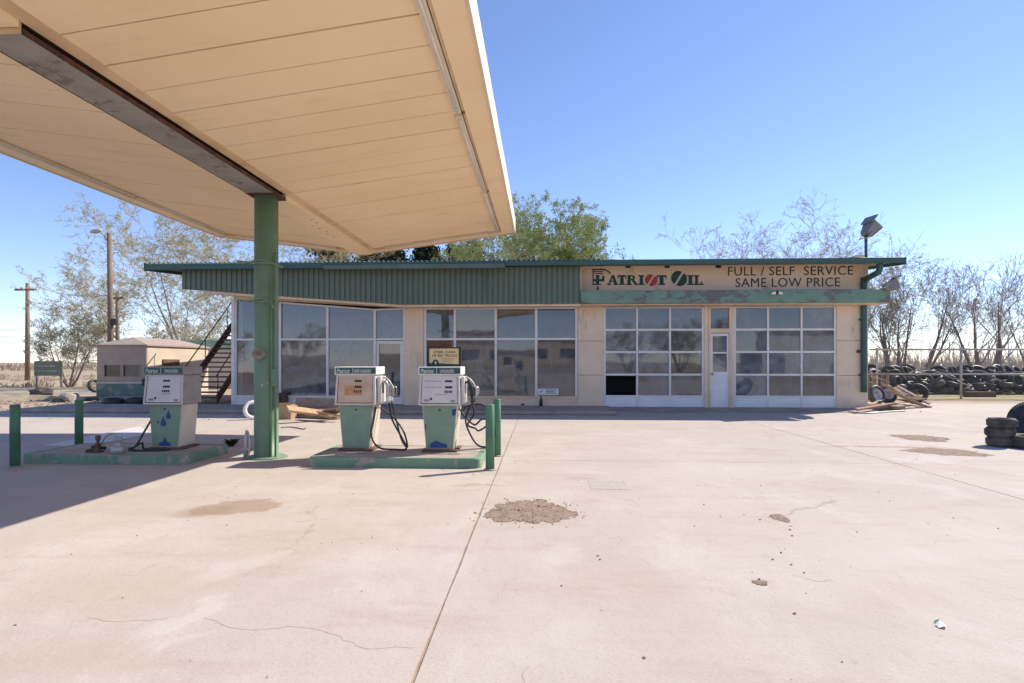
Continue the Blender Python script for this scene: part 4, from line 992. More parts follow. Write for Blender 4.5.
def drop(b, cx, cz, s_, y):
    pts = [(cx, y, cz + s_)] + [(cx + s_ * .5 * math.cos(a), y, cz - s_ * .25 + s_ * .5 * math.sin(a)) for a in [R(40 - k * 26) for k in range(11)]]
    b.prism(pts[::-1], (0, -.002, 0))
def pump(px, Y, label, kind):
    X_ = XA(px, Y); root = thing('gas_pump', (X_, Y, .129), label, 'gas pump', 'old fuel pumps')
    D = .44
    b = MB(); b.box(-.25, .25, -.02, D + .02, 0, .03); b.build('base_plate', M['stairbrown'], root, .004)
    h1, h2, h3 = .66, 1.085, 1.205
    bw_, tw = .20, .255
    b = MB(); b.hexa([(-bw_, .03, .03), (bw_, .03, .03), (bw_, D - .02, .03), (-bw_, D - .02, .03)], [(-tw, .03, h1), (tw, .03, h1), (tw, D - .02, h1), (-tw, D - .02, h1)]); cab = b.build('cabinet', M['pumpside'], root, .012)
    b = MB(); b.hexa([(-bw_ + .012, .018, .05), (bw_ - .012, .018, .05), (bw_ - .012, .029, .05), (-bw_ + .012, .029, .05)], [(-tw + .014, .018, h1 - .02), (tw - .014, .018, h1 - .02), (tw - .014, .029, h1 - .02), (-tw + .014, .029, h1 - .02)]); pan = b.build('front_panel', M['pumpgreen'], root, .004)
    b = MB(); b.lathe([(0, 0), (.014, 0), (.014, .008), (0, .01)], 10, mtx=Matrix.Translation((0, .018, h1 - .07)) @ Matrix.Rotation(PI / 2, 4, 'X')); b.build('lock', M['rust'], pan)
    # head: front leans back towards the top
    w0, w1 = .295, .280
    b = MB(); b.hexa([(-w0, -.02, h1), (w0, -.02, h1), (w0, D, h1), (-w0, D, h1)], [(-w1, .02, h2), (w1, .02, h2), (w1, D, h2), (-w1, D, h2)]); head = b.build('head', M['pumpgrey'] if kind == 1 else M['pumpwhite'], root, .008)
    def fp(u, v, o_=0.0):                        # point on the leaning front, u in -1..1, v in 0..1
        return (u * (w0 + (w1 - w0) * v), -.02 + .04 * v - o_, h1 + (h2 - h1) * v)
    def plate(u0, u1, v0, v1, o0, o1): 
        b = MB(); b.hexa([fp(u0, v0, o1), fp(u1, v0, o1), fp(u1, v0, o0), fp(u0, v0, o0)], [fp(u0, v1, o1), fp(u1, v1, o1), fp(u1, v1, o0), fp(u0, v1, o0)]); return b
    fr = MB()
    for (u0, u1, v0, v1) in ((-1, -.9, 0, 1), (.9, 1, 0, 1), (-.9, .9, 0, .05), (-.9, .9, .95, 1)):
        q = plate(u0, u1, v0, v1, .001, .014); fr.add(q.v, q.f)
    fr.build('bezel', M['pumpwhite'], head, .003)
    gs = MB()
    for (u0, u1, v0, v1) in ((-.9, -.87, .05, .95), (.87, .9, .05, .95), (-.87, .87, .05, .075)):
        q = plate(u0, u1, v0, v1, .0015, .005); gs.add(q.v, q.f)
    gs.build('gasket', M['rust'], head)
    dial = plate(-.87, .87, .075, .95, .001, .006).build('dial_face', M['dialrust'] if kind == 2 else M['dial'], head)
    if kind == 2: plate(-.55, .35, .32, .66, .0065, .009).build('rusty_window', M['orange'], dial)
    du = .28 if kind == 3 else -.05
    for (v, n_, w_, h_) in ((.80, 5, .36, .045), (.60, 5, .36, .05), (.45, 4, .40, .06)):
        b = MB()
        for k in range(n_):
            uu = du + w_ * (k / n_) - .02 * (v < .5); ws = w_ / n_ * (.97 if n_ == 5 else .62)
            q = plate(uu, uu + ws, v - h_ / 2 - .008, v + h_ / 2 + .008, .0095, .0115); b.add(q.v, q.f)
        b.build('counter', M['black'], dial)
    if kind != 2:
        plate(-.2, .4, .35, .36, .007, .009).build('dial_line', M['rust'], dial)
        plate(-.45, -.36, .17, .25, .007, .009).build('emblem', M['black'], dial)
        plate(-.75, -.5, .13, .2, .007, .009).build('decal', M['pumpgrey'], dial)
        plate(.55, .75, .1, .18, .007, .009).build('decal', M['pumpgreen'], dial)
    if kind == 3:
        for v in (.8, .6):
            b = MB()
            for k in range(7): q = plate(-.72 + k * .12, -.72 + k * .12 + .08, v - .018, v + .018, .007, .0085); b.add(q.v, q.f)
            b.build('faded_print', M['pumpgrey'], dial)
    # header
    wh = .302
    b = MB(); b.box(-wh, wh, -.012, D + .005, h2 + .002, h3); hd = b.build('header', M['pumpgrey'] if kind == 1 else M['capwhite'], root, .006)
    b = MB(); b.box(-wh + .02, wh - (.02 if kind == 1 else .005), -.017, -.0125, h2 + .02, h3 - .018); b.build('header_panel', M['header'], hd)
    me = text_mesh('Patriot', .19, .062, 0, M['headertext'], 'header_lettering', .01, .95, .2); link('header_lettering', me, hd, (-wh + .035, -.0185, h2 + .027))
    txt = {1: 'UNLEADED', 2: 'SUPER UNLEADED', 3: 'UNLEADED'}[kind]
    wt = .25 if kind == 2 else .20
    me = text_mesh(txt, wt, .046, 0, M['pinktext'] if kind == 3 else M['headertext'], 'header_lettering', .02, 1.0); link('header_lettering', me, hd, ({1: .02, 2: -.02, 3: .01}[kind], -.0185, h2 + .034))
    b = MB(); b.box(-.04, -.034, -.0185, -.0175, h2 + .022, h3 - .02); b.build('header_divider', M['headertext'], hd)
    # side pocket with nozzle
    if kind in (2, 3):
        sx = w0
        b = MB(); b.box(sx + .001, sx + .05, .06, .36, h1 + .02, h2 - .02); pk = b.build('nozzle_boot', M['pumpwhite'], root, .008)
        b = MB(); b.box(sx + .0505, sx + .054, .13, .24, h1 + .16, h1 + .34); b.build('boot_opening', M['rubber_dusty'], pk)
        # two nozzles hanging
        for k, yy in enumerate((.12, .26)):
            x_ = sx + .085
            b = MB(); b.tube(smooth_path([(sx + .03, yy, h1 + .30), (x_ + .02, yy, h1 + .33), (x_ + .06, yy - .01, h1 + .24), (x_ + .07, yy - .01, h1 + .12)], 4), [.014] * 4 + [.024] * 5 + [.028] * 4, 8); nz = b.build('nozzle', M['chrome'] if kind == 2 else M['black'], root)
            b = MB(); b.tube(smooth_path([(x_ + .05, yy, h1 + .28), (x_ + .14, yy, h1 + .24), (x_ + .14, yy, h1 + .14), (x_ + .08, yy, h1 + .10)], 4), .008, 6); b.build('trigger_guard', M['chrome'], nz)
            b = MB(); b.tube([(x_ + .07, yy - .01, h1 + .12), (x_ + .075, yy - .01, h1 + .03)], .026, 8); b.build('grip', M['whitepaint'] if kind == 2 else M['rubber'], nz)
        b = MB(); b.tube(smooth_path([(sx + .04, .2, h2 - .03), (sx + .12, .2, h2 - .07), (sx + .20, .2, h1 + .22), (sx + .19, .2, h1 + .1)], 5), .013, 6); b.build('spring_arm', M['galv'], root)
        x_ = sx + .155
        if kind == 2:
            paths = [[(x_, .12, h1 + .04), (x_ + .05, .1, .45), (x_ + .22, .06, .16), (x_ + .27, .05, .03), (x_ + .12, .04, .02), (x_ - .12, .02, .05), (x_ - .23, .03, .22), (x_ - .2, .05, .45), (sx - .03, .1, .62)],
                     [(x_, .26, h1 + .04), (x_ + .08, .25, .4), (x_ + .16, .22, .14), (x_ + .26, .16, .035), (x_ + .2, .2, .25), (x_ + .02, .3, .45), (sx - .03, .3, .6)]]
        else:
            paths = [[(x_, .12, h1 + .04), (x_ + .02, .11, .52), (x_ - .06, .08, .38), (x_ + .05, .06, .33), (x_ + .10, .05, .30), (x_ + .20, .05, .36), (x_ + .23, .05, .45), (x_ + .14, .06, .46), (x_ + .04, .08, .38), (x_ - .08, .1, .47), (sx - .03, .12, .6)],
                     [(x_, .26, h1 + .04), (x_ - .08, .22, .55), (x_ - .1, .2, .38), (x_ + .02, .16, .14), (x_ + .14, .12, .06), (x_ + .27, .1, .10), (x_ + .33, .1, .26), (x_ + .29, .12, .50), (x_ + .17, .15, .64), (x_ + .04, .2, .66), (sx + .02, .3, .6), (sx - .03, .3, .5)]]
        for pth in paths:
            b = MB(); b.tube(smooth_path(pth, 6), .0135, 8); b.build('hose', M['hose'], root)
    else:
        b = MB(); b.tube(smooth_path([(-tw + .01, .1, .45), (-.34, .06, .25), (-.42, .0, .06), (-.5, -.04, .018), (-.42, -.1, .018), (-.32, -.02, .10), (-.30, .0, .016), (-.1, -.06, .016), (.1, -.05, .016), (.05, -.13, .016), (-.15, -.17, .016), (-.38, -.16, .016)], 7), .014, 8); b.build('hose', M['hose'], root)
        b = MB(); drop(b, .055, .50, .075, .0165); drop(b, -.02, .40, .085, .0165); drop(b, -.10, .40, .025, .0165)
        b.prism([(-.09, .0165, .055), (.09, .0165, .055), (.08, .0165, .10), (.03, .0165, .12), (0, .0165, .19), (-.03, .0165, .12), (-.08, .0165, .10)], (0, -.002, 0)); b.build('painted_drop', M['blue'], pan)
    if kind == 3:
        b = MB(); b.prism([(-.14, .0165, .06), (.10, .0165, .06), (.11, .0165, .10), (.02, .0165, .13), (-.05, .0165, .16), (-.13, .0165, .12)], (0, -.002, 0)); b.prism([(.18, .0165, .51), (.225, .0165, .52), (.235, .0165, .61), (.17, .0165, .6)], (0, -.002, 0)); b.prism([(-.215, .0165, .40), (-.19, .0165, .38), (-.205, .0165, .3), (-.212, .0165, .3)], (0, -.002, 0)); b.build('blue_overpaint', M['blue'], pan)
    # vents on the side
    return root
pump(164, 7.98, 'gas pump with blue water drops painted on its green panel', 1)
pump(355.5, 8.02, 'gas pump with a rusty orange dial beside the green column', 2)
p3 = pump(439.5, 7.98, 'gas pump with blue smears under a yellow sign', 3)
# yellow notice standing on top of the third pump
sx0, sx1 = XA(426.5, 8.1), XA(460.5, 8.1); zt0 = .129 + 1.206
hS = ZA(347, XA(443, 8.1), 8.1) - zt0
sgn = thing('safety_sign', ((sx0 + sx1) / 2, 8.15, zt0), 'yellow framed truck safety sign standing on the right pump', 'sign')
ww = (sx1 - sx0) / 2
b = MB(); b.box(-ww + .03, ww - .03, -.008, .01, .02, hS - .02); pl = b.build('board', M['yellow'], sgn)
for (x0, x1, z0, z1) in ((-ww, -ww + .03, 0, hS), (ww - .03, ww, 0, hS), (-ww + .03, ww - .03, 0, .02), (-ww + .03, ww - .03, hS - .02, hS)):
    b = MB(); b.box(x0, x1, -.02, .02, z0, z1); b.build('frame', M['black'], sgn)
for t_, z_, wd in (('STEER CLEAR', hS * .68, ww * 1.30), ('OF BIG TRUCKS', hS * .50, ww * 1.48)):
    link('lettering', text_mesh(t_, wd, hS * .125, 0, M['letter'], 'lettering', .02, 1.05), pl, (-wd / 2 + .01, -.010, z_))
b = MB(); b.prism([(-ww * .72, -.009, .03), (-ww * .28, -.009, .03), (-ww * .34, -.009, .075), (-ww * .42, -.009, .10), (-ww * .58, -.009, .10), (-ww * .66, -.009, .075)][::1], (0, -.002, 0)); b.prism([(-ww * .9, -.009, .022), (ww * .9, -.009, .022), (ww * .9, -.009, .034), (-ww * .1, -.009, .045), (-ww * .9, -.009, .05)], (0, -.002, 0)); b.build('picture', M['header'], pl)
b = MB(); b.prism([(-ww * .55, -.0115, .035), (-ww * .43, -.0115, .035), (-ww * .47, -.0115, .075), (-ww * .52, -.0115, .075)], (0, -.001, 0)); b.build('picture', M['capwhite'], pl)
for k in range(3):
    b = MB(); b.box(-ww * .1, ww * (.75 - .15 * k), -.0105, -.0085, hS * (.40 - .07 * k), hS * (.415 - .07 * k)); b.build('small_print', M['gutter'], pl)
# red-brown board leaning behind the sign
X_ = XA(441, 8.3); b = MB(); b.box(-.21, .16, -.012, .012, 0, ZA(341, X_, 8.3) - zt0); bb = tag(b.build('brown_board', M['rust']), 'reddish-brown board standing behind the yellow sign on the pump', 'board'); bb.location = (X_, 8.31, zt0)

# loose pipe fittings on the left island
fxn, fyn = GR(98, 452, .13)
t = thing('pipe_fitting', (fxn, fyn, .13), 'upright black valve fitting on the single-pump island', 'fitting', 'loose pipe fittings'); t.scale = (.72, .72, .78)
b = MB(); b.lathe([(0, 0), (.10, 0), (.10, .02), (.05, .03), (.045, .12), (.06, .13), (.06, .15), (.03, .16), (.03, .22), (.045, .225), (.045, .30), (0, .30)], 12); b.build('body', M['stairbrown'], t)
b = MB(); b.tube([(-.12, 0, .09), (.14, 0.02, .07)], .03, 8); b.build('side_branch', M['black'], t)
fx2, fy2 = GR(118, 453, .13)
t = thing('pipe_fitting', (fx2, fy2, .13), 'short bright metal fitting with a ring base on the island', 'fitting', 'loose pipe fittings')
b = MB(); b.lathe([(0, .0), (.085, .0), (.09, .06), (.08, .09), (.05, .09), (.045, .16), (.055, .17), (.055, .22), (0, .22)], 14); b.build('body', M['galv'], t)
b = MB(); b.tube(smooth_path([(0, 0, .2), (-.06, .0, .27), (-.18, .02, .24), (-.26, .03, .14)], 5), .014, 6); b.build('bent_pipe', M['galv'], t)
b = MB(); fx3, fy3 = GR(90, 452, .13); b.lathe([(0, 0), (.05, 0), (.055, .03), (.02, .045), (0, .045)], 10); o = tag(b.build('cap_fitting', M['rust']), 'small rusty cap lying beside the black fitting', 'fitting', 'loose pipe fittings'); o.location = (fx3, fy3, .13)
# white sheet lying behind the island
q = [GR(44, 446), GR(84, 447), GR(152, 434), GR(140, 427)]
b = MB(); b.prism([(x, y, .004) for x, y in q], (0, 0, .012)); tag(b.build('white_sheet', M['board_white']), 'long white sheet lying on the ground behind the single-pump island', 'sheet')
# weed at the end of the left island
def weed(x, y, z, s_, label, n=60, seed=0):
    r_ = random.Random(seed); b = MB()
    for i in range(n):
        a = r_.uniform(0, 6.28); l = s_ * r_.uniform(.4, 1); p = Vector((x + r_.uniform(-.03, .03), y + r_.uniform(-.03, .03), z)); d = Vector((math.cos(a) * .8, math.sin(a) * .8, r_.uniform(.4, 1.2))).normalized()
        n_ = d.cross(Vector((0, 0, 1))).normalized() * s_ * .12; m_ = p + d * l * .6; e = p + d * l - Vector((0, 0, l * .15))
        b.add([p - n_ * .3, p + n_ * .3, m_ + n_, e, m_ - n_], [(0, 1, 2, 4), (2, 3, 4)])
    return tag(b.build('weed', M['weed']), label, 'weed')
wx, wy = GR(231, 446); weed(wx, wy, 0, .22, 'dark green weed at the end of the single-pump island', 80, 3)

# ================================================================== TYRES, BOARDS, JUNK
def tyre_mesh(name, Ro=.32, Ri=.20, wd=.20, sides=22, lugs=False, m=None):
    b = MB(); h = wd / 2; s_ = (Ro - Ri)
    prof = [(Ri, -h * .72), (Ri + s_ * .25, -h * .98), (Ri + s_ * .75, -h), (Ro - s_ * .06, -h * .72), (Ro, -h * .3), (Ro, h * .3), (Ro - s_ * .06, h * .72), (Ri + s_ * .75, h), (Ri + s_ * .25, h * .98), (Ri, h * .72), (Ri + s_ * .12, h * .6), (Ri + s_ * .5, h * .5), (Ri + s_ * .5, -h * .5), (Ri + s_ * .12, -h * .6)]
    b.lathe(prof, sides, closed=True)
    if lugs:
        for k in range(sides * 2):
            a = 2 * PI * k / (sides * 2); mt_ = Matrix.Rotation(a, 4, 'Z') @ Matrix.Translation((Ro, 0, 0))
            b.box(-.004, .008, -.012, .012, -h * .62, -h * .02, mt_); b.box(-.004, .008, -.012 + .02, .012 + .02, h * .02, h * .62, mt_)
    return b.mesh(name, m or M['rubber'])
TM = [tyre_mesh('tyre', .32, .20, .20, 20), tyre_mesh('tyre', .35, .205, .23, 20), tyre_mesh('tyre', .29, .18, .18, 18, m=M['rubber_dusty']), tyre_mesh('tyre', .37, .21, .24, 20, m=M['rubber_dusty'])]
def tyre(loc, rot, mesh, label, group=None):
    return tag(link('tyre', mesh, None, loc, rot), label, 'tyre', group)
# stack at the right edge
sx_, sy_ = GR(1011, 448)
SM = tyre_mesh('tyre', .195, .115, .155, 26, True, M['rubber_dusty'])
for k, (nm) in enumerate(('bottom tyre of the three-tyre stack near the right edge', 'middle tyre of the three-tyre stack near the right edge', 'top tyre of the three-tyre stack near the right edge')):
    tyre((sx_ + (.0, -.012, .006)[k], sy_ + .2 + (0, .01, -.008)[k], .079 + k * .156), (R(rng.uniform(-1, 1)), 0, k * .7), SM, nm, 'tyres stacked at the forecourt edge')
BT = tyre_mesh('tyre', .36, .215, .20, 28, True, M['rubber_dusty'])
tyre((sx_ + .40, sy_ + .02, .101), (0, 0, .3), BT, 'tyre lying flat in front of the tyre stack', 'tyres stacked at the forecourt edge')
BT2 = tyre_mesh('tyre', .43, .20, .24, 30, True, M['rubber'])
tyre((sx_ + .86, sy_ + .5, .33), (R(58), 0, R(-30)), BT2, 'large tyre leaning upright behind the tyre stack', 'tyres stacked at the forecourt edge')

# heap behind the fence: rows from the front, each row higher
r_ = random.Random(11); cnt = 0
for row in range(6):
    Yr = 26.1 + row * .62
    for lay in range(min(row + 2, 4)):
        x = 14.6 + r_.uniform(0, .4)
        while x < 27.2 and cnt < 300:
            if lay >= row or row > 3:
                if row > 3 and lay < 2: x += .7; continue
                z = .16 + lay * .215 + r_.uniform(-.03, .05)
                steep = r_.random() < .35
                rot = (R(r_.uniform(45, 85)), R(r_.uniform(-25, 25)), r_.uniform(-.7, .7)) if steep else (R(r_.uniform(-5, 32)), R(r_.uniform(-24, 24)), r_.uniform(0, 6))
                tyre((x, Yr + r_.uniform(-.14, .14), z + (.14 if steep else 0)), rot, r_.choice(TM), 'old tyre in the long heap behind the wire fence', 'tyres heaped behind the fence'); cnt += 1
                _t = C.objects[-1]; _q = r_.uniform(.82, 1.15); _t.scale = (_q, _q * r_.uniform(.86, 1.0), r_.uniform(.75, 1.1))
            x += r_.uniform(.46, .66)
# wheels with rims by the building corner
for px, Y, lb, rz in ((876, 19.4, 'wheel leaning at the building corner nearest the wall', R(20)), (887, 19.8, 'wheel with a grey rim leaning beside the board pile', R(10))):
    X_ = XA(px, Y); t = thing('wheel', (X_, Y, 0), lb, 'wheel', 'wheels by the building corner', rz)
    mt_ = Matrix.Translation((0, 0, .32)) @ Matrix.Rotation(R(72), 4, 'X')
    o = link('tyre', TM[0], t); o.matrix_local = mt_
    b = MB(); b.lathe([(0, .02), (.06, .03), (.08, .0), (.15, -.02), (.19, .05), (.205, .07), (.205, -.07), (.15, -.04), (0, -.03)], 20, mtx=mt_); b.build('rim', M['galv'], t)
X_ = XA(917, 21.0); tyre((X_, 21.0, .30), (R(62), R(8), R(-25)), TM[1], 'black tyre leaning at the end of the board pile', 'wheels by the building corner')

def plank(p0, p1, wd, th, m, label, roll=0.0, name='board', group=None, cat='board'):
    p0, p1 = Vector(p0), Vector(p1); d = p1 - p0; L_ = d.length
    q = d.to_track_quat('X', 'Z').to_matrix().to_4x4() @ Matrix.Rotation(roll, 4, 'X')
    b = MB(); b.box(0, L_, -wd / 2, wd / 2, -th / 2, th / 2)
    o = tag(b.build(name, m, None, min(.006, th * .2)), label, cat, group); o.matrix_world = Matrix.Translation(p0) @ q; return o
GB = 'boards piled at the building corner'
def gxy(px, py, z): x, y = GR(px, py, z); return (x, y, z)
plank(gxy(845, 410, .03), gxy(899, 409, .03), .16, .04, M['woodgrey'], 'flat grey board nearest the forecourt at the building corner', 0, group=GB)
plank(gxy(850, 407, .05), gxy(880, 404.5, .16), .14, .04, M['woodgrey'], 'short grey board sloping up against the corner debris', 0, group=GB)
plank(gxy(868, 405, .08), gxy(902, 408, .10), .22, .10, M['wood'], 'thick weathered timber lying over the grey boards', .1, group=GB)
plank(gxy(890, 391, .55), gxy(924, 406, .04), .24, .05, M['wood'], 'long brown board sloping down right from the wheels', .2, group=GB)
plank(gxy(893, 388, .50), gxy(915, 403, .10), .18, .05, M['woodgrey'], 'grey board sloping beside the long brown board', .3, group=GB)
plank(gxy(898, 399, .14), gxy(930, 407, .03), .12, .04, M['wood'], 'thin brown board lying towards the forecourt', .0, group=GB)
plank(gxy(903, 393, .35), gxy(922, 400, .20), .30, .03, M['rust'], 'rusty sheet on top of the board pile', .15, group=GB)
plank(gxy(884, 384, .75), gxy(912, 402, .12), .20, .04, M['wood'], 'steep brown board leaning on the wheels', .4, group=GB)
plank(gxy(897, 386, .60), gxy(930, 404, .05), .16, .04, M['woodgrey'], 'long thin grey board at the back of the pile', .2, group=GB)
plank(gxy(862, 408.5, .07), gxy(903, 405.5, .13), .18, .05, M['woodgrey'], 'grey plank across the front of the board pile', .1, group=GB)
plank(gxy(856, 409.5, .11), gxy(895, 403, .20), .10, .05, M['wood'], 'narrow brown batten on top of the front planks', .3, group=GB)
b = MB(); b.tube(smooth_path([gxy(843, 409, .02), gxy(850, 412, .02), gxy(870, 413, .02), gxy(890, 411.5, .02), gxy(905, 411, .02)], 5), .022, 6); tag(b.build('bent_pipe', M['galv']), 'bent grey pipe lying along the board pile', 'pipe')
b = MB(); b.tube(smooth_path([gxy(856, 404.5, .06), gxy(864, 402, .10), gxy(872, 403.5, .1), gxy(878, 401, .2)], 5), .03, 6); tag(b.build('broken_branch', M['whitepaint']), 'pale broken branch on the boards at the wall corner', 'branch')
b = MB()
r_ = random.Random(5)
for i in range(220):
    px = r_.uniform(842, 932); x, y = GR(px, r_.uniform(399, 412)); rock(b, x, y, .01, r_.choice([.01, .015, .02, .03]), r_)
tag(b.build('rubble', M['stone2']), 'small rubble scattered round the board pile', 'rubble', kind='stuff')
# little stool-like post at the fence behind the debris
X_ = XA(878, 21.6); t = thing('old_table', (X_, 21.6, -.03), 'weathered wooden table frame behind the wheels by the wall', 'table')
b = MB(); b.box(-.3, .3, -.2, .2, .95, 1.02); b.build('table_top', M['woodgrey'], t)
for sx in (-.25, .25):
    for sy in (-.15, .15): b = MB(); b.box(sx - .04, sx + .04, sy - .04, sy + .04, 0, .95); b.build('leg', M['woodgrey'], t)
# dark timber on the grass strip
plank((XA(965, 24.2), 24.2, .08), (XA(994, 24.2), 24.2, .08), .25, .22, M['stairbrown'], 'dark square timber lying on the grass behind the fence', 0, 'timber', None, 'timber')

# junk under the showroom windows
GJ = 'junk by the showroom window'
X_, Y_ = GR(284.5, 419.5); t = thing('cardboard_box', (X_, Y_ + .2, .001), 'open tan cardboard box right beside the green column', 'box', GJ, R(-6))
b = MB(); b.box(-.2, .16, -.15, .15, 0, .34); b.build('carton', M['card'], t, .004)
b = MB(); b.hexa([(-.2, -.16, .33), (.16, -.16, .33), (.16, -.15, .33), (-.2, -.15, .33)], [(-.18, -.26, .40), (.18, -.26, .42), (.18, -.25, .42), (-.18, -.25, .40)]); b.build('flap', M['card'], t)
plank(gxy(287, 408.5, .34), gxy(331, 414.5, .14), .22, .06, M['woodlight'], 'long pale board propped on the cardboard box', .5, group=GJ)
plank(gxy(292, 415, .06), gxy(339, 417.5, .05), .16, .05, M['wood'], 'brown board lying flat under the propped board', 0, group=GJ)
plank(gxy(296, 401, .45), gxy(345, 403, .40), .2, .05, M['woodgrey'], 'grey board leaning along the showroom wall', 1.2, group=GJ)
plank(gxy(304, 413, .16), gxy(340, 409, .30), .26, .05, M['rust'], 'rusty metal strip across the junk by the window', .2, group=GJ)
plank(gxy(318, 411, .24), gxy(342, 415, .16), .14, .05, M['woodlight'], 'short pale board at the end of the junk', .3, group=GJ)
X_, Y_ = GR(251, 420); tyre((X_, Y_ + .12, .235), (R(82), 0, R(35)), tyre_mesh('tyre', .235, .15, .13, 22, m=M['whitepaint']), 'white-painted tyre standing behind the green column', GJ)
X_, Y_ = GR(283, 404, .105); b = MB(); b.box(-.16, .16, -.14, .14, 0, .36); o = tag(b.build('rusty_can', M['rust'], None, .02), 'square rusty can standing against the showroom wall', 'can', GJ); o.location = (X_ + .1, Y_ - .2, .106)
b = MB(); b.box(-.02, .02, -.145, -.1405, .1, .28); b.build('can_mark', M['black'], o)
X_, Y_ = GR(541, 407.3, .105); b = MB(); b.lathe([(0, 0), (.05, 0), (.05, .16), (.02, .22), (.02, .28), (0, .28)], 10); o = tag(b.build('bottle', M['black']), 'dark bottle standing on the walk under the white notice', 'bottle'); o.location = (X_, 16.85, .106)
X_, Y_ = GR(522, 407.3, .105); b = MB(); rock(b, 0, 0, .04, .06, random.Random(2)); o = tag(b.build('dark_stone', M['black']), 'dark stone lying on the walk below the showroom window', 'stone'); o.location = (X_, 16.8, .106)
b = MB(); b.tube(smooth_path([gxy(281, 427.5, .012), gxy(292, 427, .012), gxy(304, 429, .014), gxy(305.5, 427.5, .012)], 4), .012, 6); tag(b.build('thin_stick', M['woodgrey']), 'thin stick on the sunny concrete beside the column', 'stick')

# ================================================================== FENCE ON THE RIGHT
FN = 22.9
fx0, fx1 = XA(869, FN), 27.5
fence = thing('wire_fence', (fx0, FN, 0), 'chain-link wire fence with grey rails in front of the tyre heap', 'fence')
zt_ = ZA(349.5, XA(950, FN), FN); zm_ = ZA(374, XA(950, FN), FN)
for px in (877, 961, 1040):
    X_ = XA(px, FN) - fx0; b = MB(); b.tube([(X_, 0, -.1), (X_, 0, zt_ + .02)], .04, 10); b.build('post', M['galv'], fence)
    b = MB(); b.lathe([(.05, 0), (.05, .03), (0, .07)], 10, (X_, 0, zt_ + .02)); b.build('post_cap', M['galv'], fence)
for z_ in (zt_, zm_):
    b = MB(); b.tube([(0, -.045, z_), (fx1 - fx0, -.045, z_)], .036, 8); b.build('rail', M['galv'], fence)
b = MB(); H_ = zt_ - .08; W_ = fx1 - fx0; stp = .075; k = -H_
while k < W_:
    for sg in (1, -1):
        xa, xb = (k, k + H_) if sg > 0 else (k + H_, k)
        za, zb = .05, zt_ - .03
        # clip to 0..W
        def cl(x, z, x2, z2):
            if x < 0: t = (0 - x) / (x2 - x); return 0, z + (z2 - z) * t
            if x > W_: t = (W_ - x) / (x2 - x); return W_, z + (z2 - z) * t
            return x, z
        p = cl(xa, za, xb, zb); q2 = cl(xb, zb, xa, za)
        b.tube([(p[0], .01 * sg, p[1]), (q2[0], .01 * sg, q2[1])], .0021, 3, cap=False)
    k += stp
b.build('wire_mesh', M['fence_wire'], fence)
# second fence far behind
f2 = thing('far_fence', (XA(930, 44), 44, -.1), 'thin far fence of posts and wires beyond the tyre heap', 'fence')
for k in range(7):
    b = MB(); b.tube([(k * 1.4, 0, 0), (k * 1.4, 0, 3.0)], .035, 6); b.build('post', M['galv'], f2)
for z_ in (2.4, 2.95):
    b = MB(); b.tube([(-3, -.04, z_), (12, -.04, z_)], .014, 4); b.build('wire', M['galv'], f2)

# ================================================================== FLOODLIGHTS
X_ = XA(867, 16.6); Zr = RZ - .03 + .1 * .35
def floodlight(loc, s_, yaw, pitch_, label, mast):
    t = thing('floodlight', loc, label, 'floodlight', 'floodlights on the station')
    if mast:
        b = MB(); b.tube([(0, 0, 0), (0, 0, mast)], .038, 10); b.build('mast', M['rooftrim'], t)
        b = MB(); b.box(-.10, .10, -.10, .10, 0, .02); b.build('mount_plate', M['rooftrim'], t)
    mt_ = Matrix.Translation((0, 0, mast)) @ Matrix.Rotation(yaw, 4, 'Z') @ Matrix.Rotation(pitch_, 4, 'Y')
    b = MB(); b.hexa([mt_ @ Vector(p) for p in ((-.12 * s_, -.16 * s_, 0), (.12 * s_, -.16 * s_, 0), (.12 * s_, .16 * s_, 0), (-.12 * s_, .16 * s_, 0))], [mt_ @ Vector(p) for p in ((-.2 * s_, -.25 * s_, .42 * s_), (.2 * s_, -.25 * s_, .42 * s_), (.2 * s_, .25 * s_, .42 * s_), (-.2 * s_, .25 * s_, .42 * s_))]); hd = b.build('lamp_housing', M['floodgrey'], t, .02)
    b = MB(); b.box(-.185 * s_, .185 * s_, -.235 * s_, .235 * s_, .421 * s_, .44 * s_, mt_); b.build('lens', M['lensgrey'], hd)
    b = MB(); b.box(-.24 * s_, -.205 * s_, -.26 * s_, .26 * s_, .34 * s_, .62 * s_, mt_); b.build('visor', M['floodgrey'], hd)
    b = MB(); b.tube([mt_ @ Vector((0, -.2 * s_, .12 * s_)), mt_ @ Vector((0, -.2 * s_, -.12 * s_)), mt_ @ Vector((0, .2 * s_, -.12 * s_)), mt_ @ Vector((0, .2 * s_, .12 * s_))], .014, 6); b.build('yoke', M['galv'], hd)
    return t
floodlight((X_, 16.65, RZ + .015), .88, R(12), R(38), 'tall floodlight on a mast above the right roof edge', ZA(236, X_, 16.65) - RZ)
floodlight((XA(884, BM) , BM + .04, ZA(290, XA(885, BM), BM) + .06), .8, R(-20), R(72), 'small floodlight on the right end of the green beam', 0)

